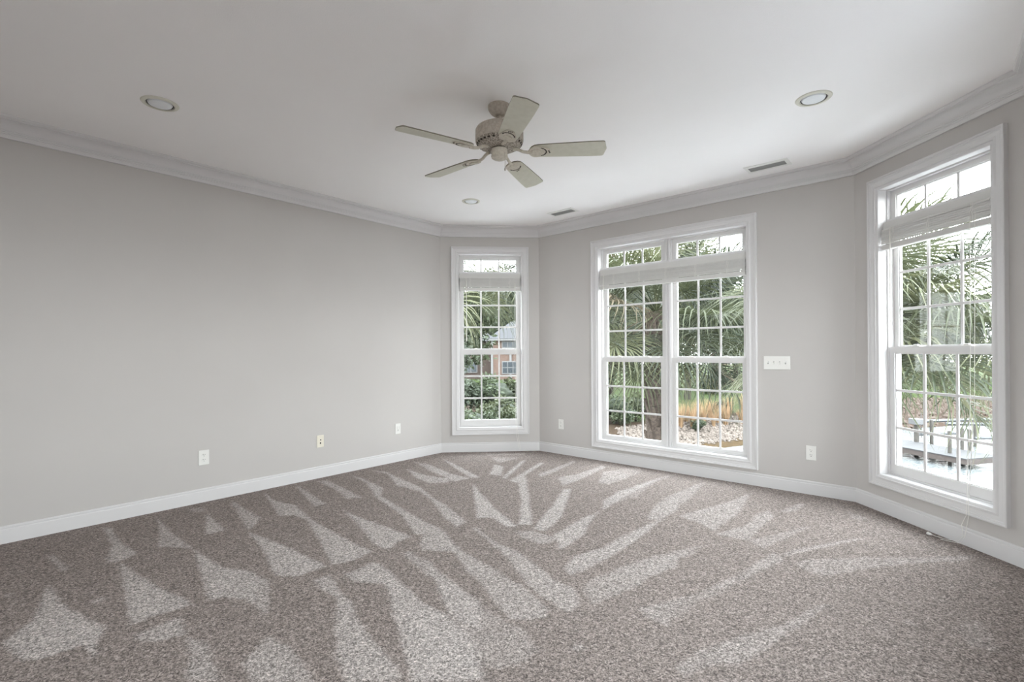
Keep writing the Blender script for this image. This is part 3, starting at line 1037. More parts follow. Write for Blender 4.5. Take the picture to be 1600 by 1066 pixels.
for k in range(5):
    th = math.radians(355.5 + 72 * k)
    base = Matrix.Rotation(th, 4, 'Z') @ Matrix.Translation((0, 0, -0.285))
    b = link('blade', blade_bm(), M_blade, fan)
    blade_edge_mats(b)
    bmat = base @ Matrix.Rotation(-TILT, 4, 'X')
    b.matrix_local = bmat
    # iron: arm and leaf-shaped plate under the blade root
    bm = bmesh.new()
    tube(bm, [(0.085, 0, 0.018), (0.115, 0, 0.012), (0.145, 0, -0.004), (0.175, 0, -0.010), (0.205, 0, -0.009)], [0.011, 0.010, 0.009, 0.010, 0.012], 8)
    leaf = []
    for j in range(28):
        a = 2 * PI * j / 28
        x = 0.240 + 0.062 * math.cos(a)
        wd = 0.050 * math.sin(a) * (1.0 + 0.12 * math.cos(3 * a))
        if abs(a - 0) < 0.5 or abs(a - 2 * PI) < 0.5:
            x += 0.012
        leaf.append((x, wd))
    prism(bm, leaf, -0.0100, -0.0040)
    iron = link('blade_iron', bm, M_fanpale, fan, False)
    iron.matrix_local = bmat
    bm = bmesh.new()
    rng = random.Random(5)
    for j in range(13):                       # scroll work at the tip of the iron
        a = -1.15 + 2.3 * j / 12
        x, y = 0.240 + 0.050 * math.cos(a), 0.040 * math.sin(a)
        r = 0.0052 if j % 2 else 0.0040
        prism(bm, [(x + r * math.cos(q * PI / 4), y + r * math.sin(q * PI / 4)) for q in range(8)], -0.0108, -0.0099)
    for j in range(3):
        x, y = 0.305 + 0.003 * j, (j - 1) * 0.009
        prism(bm, [(x + 0.0045 * math.cos(q * PI / 4), y + 0.0045 * math.sin(q * PI / 4)) for q in range(8)], -0.0108, -0.0099)
    link('scroll_cutout', bm, M_hole, iron)
    bm = bmesh.new()
    ov = [(0.228 + 0.030 * math.cos(2 * PI * q / 24), 0.027 * math.sin(2 * PI * q / 24)) for q in range(24)]
    prism(bm, ov, -0.0135, -0.0098)
    link('medallion', bm, M_fanpale, iron)

# ================================================================== outdoors
FAR = [(5.5, 20.5), (8.0, 22.4), (10.0, 23.6), (13.0, 25.0), (20.0, 28.0), (30.0, 31.0), (60.0, 36.0), (120.0, 40.0)]
NEAR = [(120.0, 2.0), (30.0, 6.0), (15.0, 10.5), (9.0, 14.5), (6.4, 18.5)]
SHORE = FAR + NEAR
WATER_Z = -3.5


def shore_dist(x, y):
    inside = False
    best = 1e9
    far = False
    n = len(SHORE)
    for i in range(n):
        x1, y1 = SHORE[i]
        x2, y2 = SHORE[(i + 1) % n]
        if (y1 > y) != (y2 > y) and x < (x2 - x1) * (y - y1) / (y2 - y1) + x1:
            inside = not inside
        dx, dy = x2 - x1, y2 - y1
        t = max(0, min(1, ((x - x1) * dx + (y - y1) * dy) / (dx * dx + dy * dy)))
        d = math.hypot(x - x1 - t * dx, y - y1 - t * dy)
        if d < best:
            best = d
            far = i < len(FAR) - 1
    return (-best if inside else best), far


def house_dist(x, y):
    """distance out from the house walls (0 under the house)"""
    return max(0.0, max((Vector((x, y)) - WALLS[k][0]).dot(-nrm(WALLS[k][2])) for k in ORDER))


def ground_z(x, y):
    t_ = house_dist(x, y)
    if t_ < 4.2:
        return -0.95 - 0.03 * t_  # unseen raised shelf added to bounce light up through the windows
    z = bank_z(x, y)
    if t_ < 5.6:
        k_ = (t_ - 4.2) / 1.4
        return -1.076 * (1 - k_) + z * k_
    return z


def bank_z(x, y):
    d, far = shore_dist(x, y)
    if d < 0:
        return max(-4.6, -3.6 + 0.4 * d)
    if far:
        k = [(0, -3.60), (0.8, -3.28), (1.6, -3.0), (3.0, -2.45), (6, -2.2), (12, -1.95), (60, -1.9)] if x < 16 else [(0, -3.60), (2.2, -3.0), (4.0, -2.7), (7, -2.15), (14, -1.9), (60, -1.8)]
    else:
        k = [(0, -3.60), (1.0, -3.0), (2.5, -2.4), (5, -2.1), (12, -2.0), (60, -2.3)]
    for (a, b), (c, e) in zip(k, k[1:]):
        if d <= c:
            return b + (e - b) * (d - a) / (c - a) + 0.04 * mnoise.noise(Vector((x * 0.6, y * 0.6, 0)))
    return k[-1][1]


def ground_mat():
    b = NB('garden_ground')
    p = b.n('ShaderNodeBsdfPrincipled')
    p.inputs['Roughness'].default_value = 0.95
    p.inputs['Specular IOR Level'].default_value = 0.05
    tcn = b.n('ShaderNodeTexCoord')
    at = b.n('ShaderNodeVertexColor')
    at.layer_name = 'cover'
    nz = b.n('ShaderNodeTexNoise')
    nz.inputs['Scale'].default_value = 9
    nz.inputs['Detail'].default_value = 6
    nz.inputs['Roughness'].default_value = 0.75
    b.l(tcn.outputs['Object'], nz.inputs['Vector'])
    r = b.n('ShaderNodeValToRGB')
    r.color_ramp.elements[0].position = 0.3
    r.color_ramp.elements[0].color = (0.55, 0.55, 0.55, 1)
    r.color_ramp.elements[1].position = 0.7
    r.color_ramp.elements[1].color = (1.35, 1.35, 1.35, 1)
    b.l(nz.outputs['Fac'], r.inputs[0])
    m = b.n('ShaderNodeMixRGB', blend_type='MULTIPLY')
    m.inputs[0].default_value = 1
    b.l(at.outputs[0], m.inputs[1])
    b.l(r.outputs[0], m.inputs[2])
    b.l(m.outputs[0], p.inputs['Base Color'])
    b.l(p.outputs[0], b.o.inputs[0])
    return b.m


AL = 0.85 / SKY       # the overcast sky is bright: outdoor colours are darkened to balance with the indoor exposure
def oc(r, g, b, k=1.0):
    c = lin(r, g, b)
    return (c[0] * AL * k, c[1] * AL * k, c[2] * AL * k, 1)


C_LAWN, C_MUD, C_GRAVEL, C_MULCH, C_BROWN = oc(150, 175, 105, .45), oc(190, 160, 120, .42), oc(185, 170, 158, .4), oc(150, 128, 108, .5), oc(175, 145, 125, .42)
bm = bmesh.new()
cl = bm.loops.layers.float_color.new('cover')
xs = [-60 + 3 * i for i in range(15)] + [-14.5 + 0.5 * i for i in range(107)] + [39 + 4 * i for i in range(20)]
ys = [-30 + 2 * i for i in range(8)] + [-14 + 0.5 * i for i in range(110)] + [41 + 4 * i for i in range(18)]
G = {}
for i, x in enumerate(xs):
    for j, y in enumerate(ys):
        G[i, j] = bm.verts.new((x, y, ground_z(x, y)))


C_BOUNCE = lin(218, 220, 222)       # added unseen pale ground round the bay, bounces skylight onto the ceiling

C_SIDE_BOUNCE = lin(140, 142, 147)          # unseen side ground added in grey to temper light bounced to the ceiling


def cover(x, y):
    q_ = Vector((x, y))
    side = max((q_ - WALLS[k][0]).dot(-nrm(WALLS[k][2])) for k in ('right', 'front', 'left'))
    bay = max((q_ - WALLS[k][0]).dot(-nrm(WALLS[k][2])) for k in ('back_left', 'back', 'back_right'))
    if house_dist(x, y) < 4.3:
        return C_BOUNCE if bay > side - 0.5 else C_SIDE_BOUNCE
    d, far = shore_dist(x, y)
    if d < 0:
        return C_MUD
    if far and x > 5.9:
        if x < 16:
            return C_MUD if d < 0.75 else C_GRAVEL if d < 2.6 else C_MULCH if d < 3.4 else C_LAWN
        return C_BROWN if d < 5.5 else C_LAWN
    if x > 3 and y < 12 and d < 6:
        return C_MULCH
    return C_LAWN if y > 30 else C_MULCH


for i in range(len(xs) - 1):
    for j in range(len(ys) - 1):
        f = bm.faces.new((G[i, j], G[i + 1, j], G[i + 1, j + 1], G[i, j + 1]))
        for lp in f.loops:
            lp[cl] = cover(lp.vert.co.x, lp.vert.co.y)
grd = link('ground', bm, ground_mat(), None, True)
tag(grd, 'sloping garden ground with lawn, mulch and gravel outside the windows', None, None, 'structure')


def water_mat():
    b = NB('inlet_water')
    p = b.n('ShaderNodeBsdfPrincipled')
    p.inputs['Base Color'].default_value = oc(190, 198, 200)
    p.inputs['Roughness'].default_value = 0.06
    p.inputs['IOR'].default_value = 1.33
    p.inputs['Specular IOR Level'].default_value = 0.6
    tcn = b.n('ShaderNodeTexCoord')
    mp = b.n('ShaderNodeMapping')
    mp.inputs['Scale'].default_value = (1.0, 2.0, 1.0)
    b.l(tcn.outputs['Object'], mp.inputs[0])
    nz = b.n('ShaderNodeTexNoise')
    nz.inputs['Scale'].default_value = 2.4
    nz.inputs['Detail'].default_value = 3
    b.l(mp.outputs[0], nz.inputs['Vector'])
    bp = b.n('ShaderNodeBump')
    bp.inputs['Strength'].default_value = 0.55
    bp.inputs['Distance'].default_value = 0.12
    b.l(nz.outputs['Fac'], bp.inputs['Height'])
    b.l(bp.outputs[0], p.inputs['Normal'])
    b.l(p.outputs[0], b.o.inputs[0])
    return b.m


bm = bmesh.new()
prism(bm, SHORE, WATER_Z - 0.02, WATER_Z)
tag(link('water', bm, water_mat()), 'rippled grey inlet water behind the right window', 'water', None, 'stuff')

# ---- foliage materials
M_frond = [mat('palm_frond_green', oc(146, 153, 110), oc(126, 136, 96), scale=1.5, rough=0.5, spec=0.35, trans=0.25),
           mat('palm_frond_pale', oc(184, 186, 140), oc(160, 166, 118), scale=1.5, rough=0.5, spec=0.35, trans=0.25),
           mat('palm_frond_deep', oc(112, 124, 92), oc(92, 104, 76), scale=1.5, rough=0.5, spec=0.35, trans=0.2),
           mat('palm_frond_dry', oc(196, 178, 148), oc(168, 150, 120), scale=1.5, rough=0.7, trans=0.2)]
M_petiole = mat('palm_petiole', oc(170, 182, 128), oc(150, 165, 110), rough=0.5)
M_trunk = mat('palm_trunk_fibre', oc(168, 148, 134), oc(104, 90, 80), scale=22, rough=0.95, bump=0.6, bscale=25)
M_bark = mat('grey_bark', oc(110, 100, 92), oc(80, 72, 66), scale=8, rough=0.95)
M_leaf = [mat('broadleaf_green', oc(142, 156, 118), oc(104, 122, 86), scale=0.9, rough=0.6, trans=0.25),
          mat('broadleaf_dark', oc(116, 130, 102), oc(84, 98, 74), scale=0.9, rough=0.6, trans=0.2),
          mat('shrub_olive', oc(140, 148, 106), oc(100, 112, 76), scale=1.5, rough=0.6, trans=0.2),
          mat('pale_yellow_green_leaf', oc(188, 198, 142), oc(150, 168, 106), scale=1.2, rough=0.6, trans=0.3)]
M_tan = mat('tan_grass_blade', oc(244, 204, 162, 1.3), oc(232, 188, 142, 1.3), scale=3, rough=0.8, trans=0.2)
M_stone = mat('pale_rock', oc(214, 196, 182, 0.85), oc(158, 142, 130, 0.85), scale=4, rough=0.9)
M_bstone = mat('brown_rock', oc(196, 168, 148, 0.5), oc(156, 128, 110, 0.5), scale=4, rough=0.9)


def frond_mesh(seed):
    """one costa-palmate leaf: x away from the trunk, z up"""
    rng = random.Random(seed)
    bm = bmesh.new()
    pl = rng.uniform(0.75, 1.05)
    pet = []
    for k in range(7):
        t = k / 6
        pet.append(Vector((pl * t, 0, -0.10 * t * t * pl)))
    hub = pet[-1]
    n = 46
    for i in range(n):
        u = i / (n - 1) * 2 - 1
        a = u * 2.45
        L = (0.95 - 0.28 * abs(u) ** 1.5) * rng.uniform(0.9, 1.08)
        root = hub + Vector((0.32 * (1 - abs(u)) ** 1.2, 0, -0.06 * (1 - abs(u))))
        d = Vector((math.cos(a), math.sin(a), 0.24 * abs(math.sin(a)) + rng.uniform(-0.08, 0.08))).normalized()
        side = Vector((-math.sin(a), math.cos(a), 0))
        droop = rng.uniform(0.35, 0.85)
        wd = 0.0145
        rows = []
        K = 6
        for k in range(K):
            t = k / (K - 1)
            p = root + d * (L * t)
            s = max(0, t - 0.35) / 0.65
            p = p + Vector((0, 0, -droop * L * s * s * 0.75)) - Vector((d.x, d.y, 0)) * (L * droop * 0.22 * s * s)
            ww = wd * (0.35 + 1.2 * t if t < 0.4 else (1 - (t - 0.4) / 0.6) * 0.83 + 0.05)
            fold = Vector((0, 0, 0.55 * ww))
            rows.append((bm.verts.new(p - side * ww + fold), bm.verts.new(p), bm.verts.new(p + side * ww + fold)))
        for r0, r1 in zip(rows, rows[1:]):
            bm.faces.new((r0[0], r0[1], r1[1], r1[0]))
            bm.faces.new((r0[1], r0[2], r1[2], r1[1]))
    nf = len(bm.faces)
    tube(bm, pet, [0.022, 0.018, 0.015, 0.013, 0.012, 0.012, 0.010], 5)
    bm.faces.ensure_lookup_table()
    for f in bm.faces[nf:]:
        f.material_index = 1
    me = bpy.data.meshes.new('frond')
    bm.to_mesh(me)
    bm.free()
    return me


FM = {}
for s in range(4):
    for c in range(4):
        me = frond_mesh(10 + s) if c == 0 else FM[s, 0].copy()
        me.materials.clear()
        me.materials.append(M_frond[c])
        me.materials.append(M_petiole)
        FM[s, c] = me


def palm(x, y, zc, label, fronds, rt=0.17, seed=1, scale=1.0, weights=(5, 3, 4, 1), top=72, sweep=118, dry=False):
    rng = random.Random(seed)
    zg = ground_z(x, y)
    root = empty('palm_tree', (x, y, zg))
    tag(root, label, 'palm tree')
    H = zc - zg
    bm = bmesh.new()
    prof = []
    for k in range(24):
        t = k / 23
        prof.append((rt * (1.15 - 0.15 * t + 0.25 * max(0, t - 0.75)) * (1 + 0.06 * (k % 2)), -0.1 + (H + 0.05) * t))
    lathe(bm, prof + [(0, H)], 16)
    trunk = link('trunk', bm, M_trunk, root)
    bm = bmesh.new()
    for k in range(64):                       # old leaf boots
        a = k * 2.4
        z = H - 0.05 - k * 0.05
        if z < 0.1:
            break
        r = rt * 1.05
        c = Vector((math.cos(a) * r, math.sin(a) * r, z))
        o_ = Vector((math.cos(a), math.sin(a), 0))
        sd = Vector((-math.sin(a), math.cos(a), 0))
        q = [bm.verts.new(v) for v in (c - sd * 0.075 - Vector((0, 0, .12)), c + sd * 0.075 - Vector((0, 0, .12)), c + o_ * 0.085 + sd * 0.03 + Vector((0, 0, .15)), c + o_ * 0.085 - sd * 0.03 + Vector((0, 0, .15)))]
        q2 = [bm.verts.new(v.co - o_ * 0.05) for v in q]
        bm.faces.new(q)
        bm.faces.new(q2[::-1])
        for i in range(4):
            bm.faces.new((q[i], q[(i + 1) % 4], q2[(i + 1) % 4], q2[i]))
    link('leaf_boots', bm, M_trunk, trunk)
    for k in range(fronds):
        t = (k + 0.5) / fronds
        az = k * 2.399963 + rng.uniform(-0.2, 0.2)
        el = math.radians(top - sweep * t + rng.uniform(-8, 8))
        c = rng.choices(range(4), weights)[0]
        if dry and t > 0.9 and rng.random() < 0.4:
            c = 3
        o = bpy.data.objects.new('frond', FM[rng.randrange(4), c])
        COL.objects.link(o)
        o.parent = root
        s = scale * rng.uniform(0.85, 1.12)
        o.matrix_local = Matrix.Translation((0, 0, H - 0.15 * t)) @ Matrix.Rotation(az, 4, 'Z') @ Matrix.Rotation(-el, 4, 'Y') @ Matrix.Rotation(rng.uniform(-0.5, 0.5), 4, 'X') @ Matrix.Scale(s, 4)
    return root


palm(2.95, 10.0, 2.05, 'palm with a fibrous trunk seen through the paired window', 60, 0.18, 3, 1.3, (5, 3, 4, 0.5), dry=True)
palm(4.6, 6.3, 1.65, 'palm at the house corner with fronds filling the right window', 62, 0.15, 8, 1.05, (6, 4, 2, 0), 50, 88)
palm(-1.75, 10.2, 3.0, 'palm whose fronds hang at the upper left of the narrow window', 40, 0.17, 12, 1.15, (4, 4, 3, 0))
palm(0.75, 14.2, 4.1, 'palm behind, between the narrow and the paired windows', 34, 0.17, 21, 1.15, (4, 4, 3, 0))


# ---- broadleaf trees and shrubs
def leaves_mesh(name, n, rx, ry, rz, size, seed, blobs):
    rng = random.Random(seed)
    bm = bmesh.new()
    cs = []
    for b in range(blobs):
        while True:
            p = Vector((rng.uniform(-1, 1), rng.uniform(-1, 1), rng.uniform(-1, 1)))
            if p.length < 1:
                break
        cs.append((Vector((p.x * rx * 0.72, p.y * ry * 0.72, p.z * rz * 0.72)), rng.uniform(0.26, 0.46)))
    for k in range(n):
        c, r = cs[rng.randrange(blobs)]
        d = Vector((rng.gauss(0, 1), rng.gauss(0, 1), rng.gauss(0, 1))).normalized() * (rng.uniform(0.45, 1) ** 0.6)
        p = c + Vector((d.x * rx, d.y * ry, d.z * rz)) * r
        a = Vector((rng.gauss(0, 1), rng.gauss(0, 1), rng.gauss(0, 0.8))).normalized()
        b = a.cross(Vector((rng.gauss(0, 1), rng.gauss(0, 1), rng.gauss(0, 1)))).normalized()
        s = size * rng.uniform(0.6, 1.3)
        mid = p + a * (s * 0.5)
        bm.faces.new([bm.verts.new(v) for v in (p, mid + b * (s * 0.26), p + a * s, mid - b * (s * 0.26))])
    me = bpy.data.meshes.new(name)
    bm.to_mesh(me)
    bm.free()
    return me


LM = {}


def crown(kind, m, seed):
    key = (kind, m, seed)
    if key not in LM:
        spec = {'tree': (8500, 2.6, 2.6, 2.3, 0.21, 22), 'shrub': (2600, 1.0, 1.0, 0.75, 0.13, 16), 'wall': (12000, 3.4, 1.8, 3.0, 0.17, 30)}[kind]
        me = leaves_mesh('foliage', spec[0], spec[1], spec[2], spec[3], spec[4], seed, spec[5])
        me.materials.append(M_leaf[m])
        LM[key] = me
    return LM[key]


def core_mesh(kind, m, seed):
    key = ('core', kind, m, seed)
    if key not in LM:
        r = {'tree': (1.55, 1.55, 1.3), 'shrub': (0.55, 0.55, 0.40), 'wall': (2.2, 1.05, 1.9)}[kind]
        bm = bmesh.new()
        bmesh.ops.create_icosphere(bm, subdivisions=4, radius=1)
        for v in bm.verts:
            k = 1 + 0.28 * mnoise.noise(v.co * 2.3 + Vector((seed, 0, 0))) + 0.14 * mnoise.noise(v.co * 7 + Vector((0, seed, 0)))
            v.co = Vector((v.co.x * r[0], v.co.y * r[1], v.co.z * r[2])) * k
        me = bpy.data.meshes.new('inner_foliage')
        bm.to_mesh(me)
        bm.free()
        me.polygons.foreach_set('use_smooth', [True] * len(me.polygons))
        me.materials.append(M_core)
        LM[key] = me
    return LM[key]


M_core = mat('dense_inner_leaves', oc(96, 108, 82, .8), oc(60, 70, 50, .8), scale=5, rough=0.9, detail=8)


def tree(x, y, h, s, label, m, seed, kind='tree', group='trees beyond the windows', name='tree'):
    zg = ground_z(x, y)
    root = empty(name, (x, y, zg))
    tag(root, label, 'tree' if name == 'tree' else 'shrub', group)
    o = bpy.data.objects.new('foliage', crown(kind, m, seed))
    COL.objects.link(o)
    o.parent = root
    o.location = (0, 0, h)
    o.scale = (s, s, s)
    turn = (0, 0, (0.3 * math.sin(x)) if kind == 'wall' else seed * 1.7 + x)
    o.rotation_euler = turn
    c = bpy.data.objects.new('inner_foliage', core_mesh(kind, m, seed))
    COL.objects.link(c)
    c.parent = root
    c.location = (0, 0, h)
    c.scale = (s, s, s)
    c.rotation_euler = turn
    bm = bmesh.new()
    r = 0.05 * s if name == 'shrub' else 0.13 * s
    tube(bm, [(0, 0, -0.2), (0.05 * s, 0, h * 0.5), (-0.05 * s, 0.1 * s, h)], [r * 1.3, r, r * 0.6], 8)
    for k in range(5):
        a = k * 1.3 + seed
        L = (0.5 if name == 'shrub' else 1.3) * s
        tube(bm, [(0, 0, h * 0.6), (math.cos(a) * L * 0.6, math.sin(a) * L * 0.6, h * 0.6 + L * 0.5), (math.cos(a) * L, math.sin(a) * L, h * 0.6 + L)], [r * 0.6, r * 0.4, r * 0.2], 6)
    link('trunk', bm, M_bark, root)
    return root


TREES = [
    (12.0, 33.5, 6.8, 1.5, 1, 5, 'wall', 'large dense tree filling the upper right panes of the paired window'),
    (-1.0, 73.0, 9.5, 2.6, 1, 6, 'wall', 'wide tree crown rising straight behind the brick house'),   # x, y, crown height, scale, leaf, seed, kind, label
    (5.2, 28.5, 4.9, 1.3, 1, 1, 'wall', 'dark leafy tree directly behind the fibrous palm trunk'),
    (3.2, 36.5, 6.4, 0.9, 1, 2, 'wall', 'dark leafy tree behind the left pane of the paired window'),
    (6.0, 30.0, 5.2, 1.2, 0, 3, 'tree', 'green tree on the lawn behind the tan grasses'),
    (-5.2, 26.0, 3.6, 1.2, 1, 2, 'wall', 'dark tree left of the brick house'),
    (13.0, 84.0, 8.5, 2.2, 0, 4, 'tree', 'tall tree rising behind the brick house roof'),
    (-5.0, 34.0, 5.0, 1.6, 0, 3, 'tree', 'broad tree far left of the brick house'),
    (15.5, 52.0, 5.0, 1.5, 0, 4, 'tree', 'tree at the far edge of the lawn behind the paired window'),
    (21.0, 46.0, 4.4, 1.6, 1, 3, 'tree', 'tree at the far lawn edge beyond the pond bend'),
    (8.5, 43.0, 5.2, 1.4, 1, 4, 'tree', 'dark tree behind the green lawn tree'),
    (34.5, 44.0, 5.2, 1.7, 0, 4, 'wall', 'far green tree above the brown rock bank, leftmost in the right window'),
    (43.5, 50.0, 5.4, 1.7, 1, 3, 'wall', 'far dark tree above the brown rock bank, middle of the right window'),
    (51.0, 48.0, 4.0, 1.7, 0, 4, 'tree', 'far green tree above the brown rock bank, rightmost in the right window'),
]
for x, y, h, s, m, sd, kd, lb in TREES:
    tree(x, y, h, s, lb, m, sd, kd)
SHRUBS = [
    (-1.5, 18.2, 0.55, 1.15, 0, 6, 'rounded shrub at the lower left of the narrow window'),
    (-0.35, 20.5, 0.75, 1.15, 2, 7, 'rounded olive shrub in the middle below the brick house'),
    (0.55, 18.0, 0.65, 1.2, 2, 6, 'rounded shrub at the lower right of the narrow window'),
    (-0.9, 23.5, 1.25, 1.5, 0, 7, 'taller shrub hiding the foot of the brick house'),
    (0.75, 25.5, 1.2, 1.5, 2, 6, 'shrub right of the tall one below the brick house'),
    (-2.9, 22.5, 1.35, 1.5, 1, 7, 'dark shrub below the dark wing of the house'),
    (5.2, 24.5, 0.8, 1.1, 0, 6, 'low shrub left of the palm trunk'),
    (6.4, 25.5, 0.8, 1.0, 2, 7, 'low shrub behind the palm trunk'),
    (9.6, 25.3, 0.35, 0.45, 0, 6, 'small green plant among the pale rocks'),
    (12.1, 28.2, 0.4, 0.55, 2, 7, 'small green plant beside the tan grasses'),
    (11.5, 36.5, 0.8, 1.3, 0, 6, 'round shrub on the far side of the lawn'),
    (15.2, 37.0, 0.8, 1.4, 1, 7, 'darker round shrub on the far side of the lawn'),
]
for x, y, h, s, m, sd, lb in SHRUBS:
    tree(x, y, h, s, lb, m, sd, 'shrub', 'shrubs outside', 'shrub')

# ---- tan ornamental grasses on the bank
def grass_mesh(seed):
    rng = random.Random(seed)
    bm = bmesh.new()
    for k in range(150):
        a = rng.uniform(0, 2 * PI)
        r = rng.uniform(0, 0.10)
        lean = rng.uniform(0.05, 0.45)
        h = rng.uniform(0.7, 1.15)
        d = Vector((math.cos(a), math.sin(a), 0))
        s = Vector((-math.sin(a), math.cos(a), 0)) * 0.009
        rows = []
        for q in range(4):
            t = q / 3
            p = d * (r + lean * t * t * h) + Vector((0, 0, h * t * (1 - 0.15 * lean * t)))
            rows.append((bm.verts.new(p - s * (1 - 0.8 * t)), bm.verts.new(p + s * (1 - 0.8 * t))))
        for a0, a1 in zip(rows, rows[1:]):
            bm.faces.new((a0[0], a0[1], a1[1], a1[0]))
    me = bpy.data.meshes.new('ornamental_grass')
    bm.to_mesh(me)
    bm.free()
    me.materials.append(M_tan)
    return me


GM = [grass_mesh(1), grass_mesh(2)]
rng = random.Random(9)
for k in range(22):
    t = k / 21
    x = 7.6 + 6.6 * t
    y = 25.2 + 3.3 * t + rng.uniform(-0.7, 0.7)
    o = bpy.data.objects.new('ornamental_grass', GM[k % 2])
    COL.objects.link(o)
    o.location = (x + rng.uniform(-.15, .15), y, ground_z(x, y) - 0.02)
    o.rotation_euler = (0, 0, rng.uniform(0, 6))
    s = rng.uniform(0.75, 1.15)
    o.scale = (s * 1.15, s * 1.15, s)
    tag(o, 'clump of tan ornamental grass between the pale rocks and the lawn', 'grass', 'tan grass clumps on the bank')

# ---- bank rocks
def rock_mesh(seed, m):
    rng = random.Random(seed)
    bm = bmesh.new()
    bmesh.ops.create_icosphere(bm, subdivisions=1, radius=1)
    for v in bm.verts:
        v.co *= rng.uniform(0.75, 1.2)
        v.co.z *= 0.6
    me = bpy.data.meshes.new('rock')
    bm.to_mesh(me)
    bm.free()
    me.materials.append(m)
    return me


RP = [rock_mesh(k, M_stone) for k in range(4)]
RB = [rock_mesh(k + 9, M_bstone) for k in range(4)]


def scatter(n, meshes, x0, x1, d0, d1, r0, r1, seed, label, group):
    rng = random.Random(seed)
    done = 0
    placed = []
    for _ in range(n * 400):
        if done >= n:
            break
        x = rng.uniform(x0, x1)
        y = rng.uniform(19, 37)
        d, far = shore_dist(x, y)
        if not far or not d0 < d < d1:
            continue
        s = rng.uniform(r0, r1)
        if any((x - a) ** 2 + (y - b) ** 2 < (1.15 * (s + c)) ** 2 for a, b, c in placed):
            continue
        placed.append((x, y, s))
        o = bpy.data.objects.new('rock', rng.choice(meshes))
        COL.objects.link(o)
        o.scale = (s, s * rng.uniform(0.7, 1.1), s)
        o.rotation_euler = (rng.uniform(-.4, .4), rng.uniform(-.4, .4), rng.uniform(0, 6))
        o.location = (x, y, ground_z(x, y) + s * 0.12)
        tag(o, label, 'rock', group)
        done += 1


scatter(180, RP, 5.2, 12.5, 0.7, 2.7, 0.09, 0.20, 1, 'pale rock on the shore below the tan grasses', 'pale shore rocks')
scatter(120, RB, 18.0, 34.0, 0.2, 5.0, 0.14, 0.34, 2, 'brown rock on the far bank across the water', 'brown bank rocks')


def gravel(name, n, m, x0, x1, d0, d1, r0, r1, seed, label):
    rng = random.Random(seed)
    bm = bmesh.new()
    k = 0
    for _ in range(n * 30):
        if k >= n:
            break
        x = rng.uniform(x0, x1)
        y = rng.uniform(18, 37)
        d, far = shore_dist(x, y)
        if not far or not d0 < d < d1:
            continue
        s = rng.uniform(r0, r1)
        c = Vector((x, y, ground_z(x, y) + 0.2 * s))
        top = bm.verts.new(c + Vector((rng.uniform(-.3, .3) * s, rng.uniform(-.3, .3) * s, s * 0.7)))
        ring = [bm.verts.new(c + Vector((math.cos(a + k) * s * rng.uniform(.8, 1.2), math.sin(a + k) * s * rng.uniform(.8, 1.2), -0.25 * s))) for a in (0, 1.26, 2.5, 3.8, 5.0)]
        for i in range(5):
            bm.faces.new((ring[i], ring[(i + 1) % 5], top))
        k += 1
    tag(link(name, bm, m), label, 'gravel', None, 'stuff')


gravel('shore_gravel', 2600, M_stone, 5.0, 13.5, 0.6, 2.8, 0.04, 0.11, 5, 'pale gravel covering the shore between the larger pale rocks')
gravel('bank_rubble', 2200, M_bstone, 17.0, 36.0, 0.1, 5.3, 0.07, 0.18, 6, 'brown rubble covering the far bank across the water')

# ---- dock and boat lift
M_deck = mat('weathered_deck_boards', oc(158, 156, 158, 0.55), oc(144, 142, 144, 0.55), scale=3, rough=0.85)
M_fascia = mat('dock_side_timber', oc(160, 146, 140, 0.8), oc(140, 126, 120, 0.8), scale=5, rough=0.9)
M_pile = mat('grey_timber_pile', oc(164, 158, 150, 0.75), oc(136, 130, 122, 0.75), scale=6, rough=0.95)
M_steel = mat('galvanised_beam', oc(170, 172, 178, 0.7), oc(150, 152, 158, 0.7), scale=4, rough=0.6)
M_white = mat('white_painted_metal', oc(238, 238, 240, 0.5), oc(240, 240, 242, 0.5), rough=0.6)
ux, uy = -0.235, 0.972
DK = -3.05


def dk(a, b, z):       # a along the dock away from its near end, b across it
    return Vector((17.62 + ux * a + uy * b, 19.0 + uy * a - ux * b, z))


dock = empty('dock', dk(0, 0, WATER_Z))
tag(dock, 'weathered grey timber dock on the water behind the right window', 'dock')
O = Vector(dock.location)


def slab_bm(a0, a1, b0, b1, z0, z1):
    bm = bmesh.new()
    vs_ = box(bm, a0, a1, b0, b1, z0, z1)
    for v in vs_:
        v.co = dk(v.co.x, v.co.y, v.co.z) - O
    return bm


for k in range(46):
    link('deck_board', slab_bm(k * 0.155, k * 0.155 + 0.148, -0.02, 1.86, DK - 0.04, DK), M_deck, dock)
for b0, b1 in ((0.0, 0.07), (1.77, 1.84)):
    link('side_beam', slab_bm(0.0, 7.1, b0, b1, DK - 0.24, DK - 0.041), M_fascia, dock)
link('end_beam', slab_bm(-0.01, 0.06, 0.075, 1.765, DK - 0.24, DK - 0.041), M_fascia, dock)


def pile(parent, x, y, z1, r=0.07, z0=-4.4):
    bm = bmesh.new()
    org = Vector(parent.location)
    lathe(bm, [(r, z0 - org.z), (r, z1 - org.z - 0.03), (r * 0.9, z1 - org.z), (0, z1 - org.z)], 12, (x - org.x, y - org.y))
    return link('piling', bm, M_pile, parent, True)


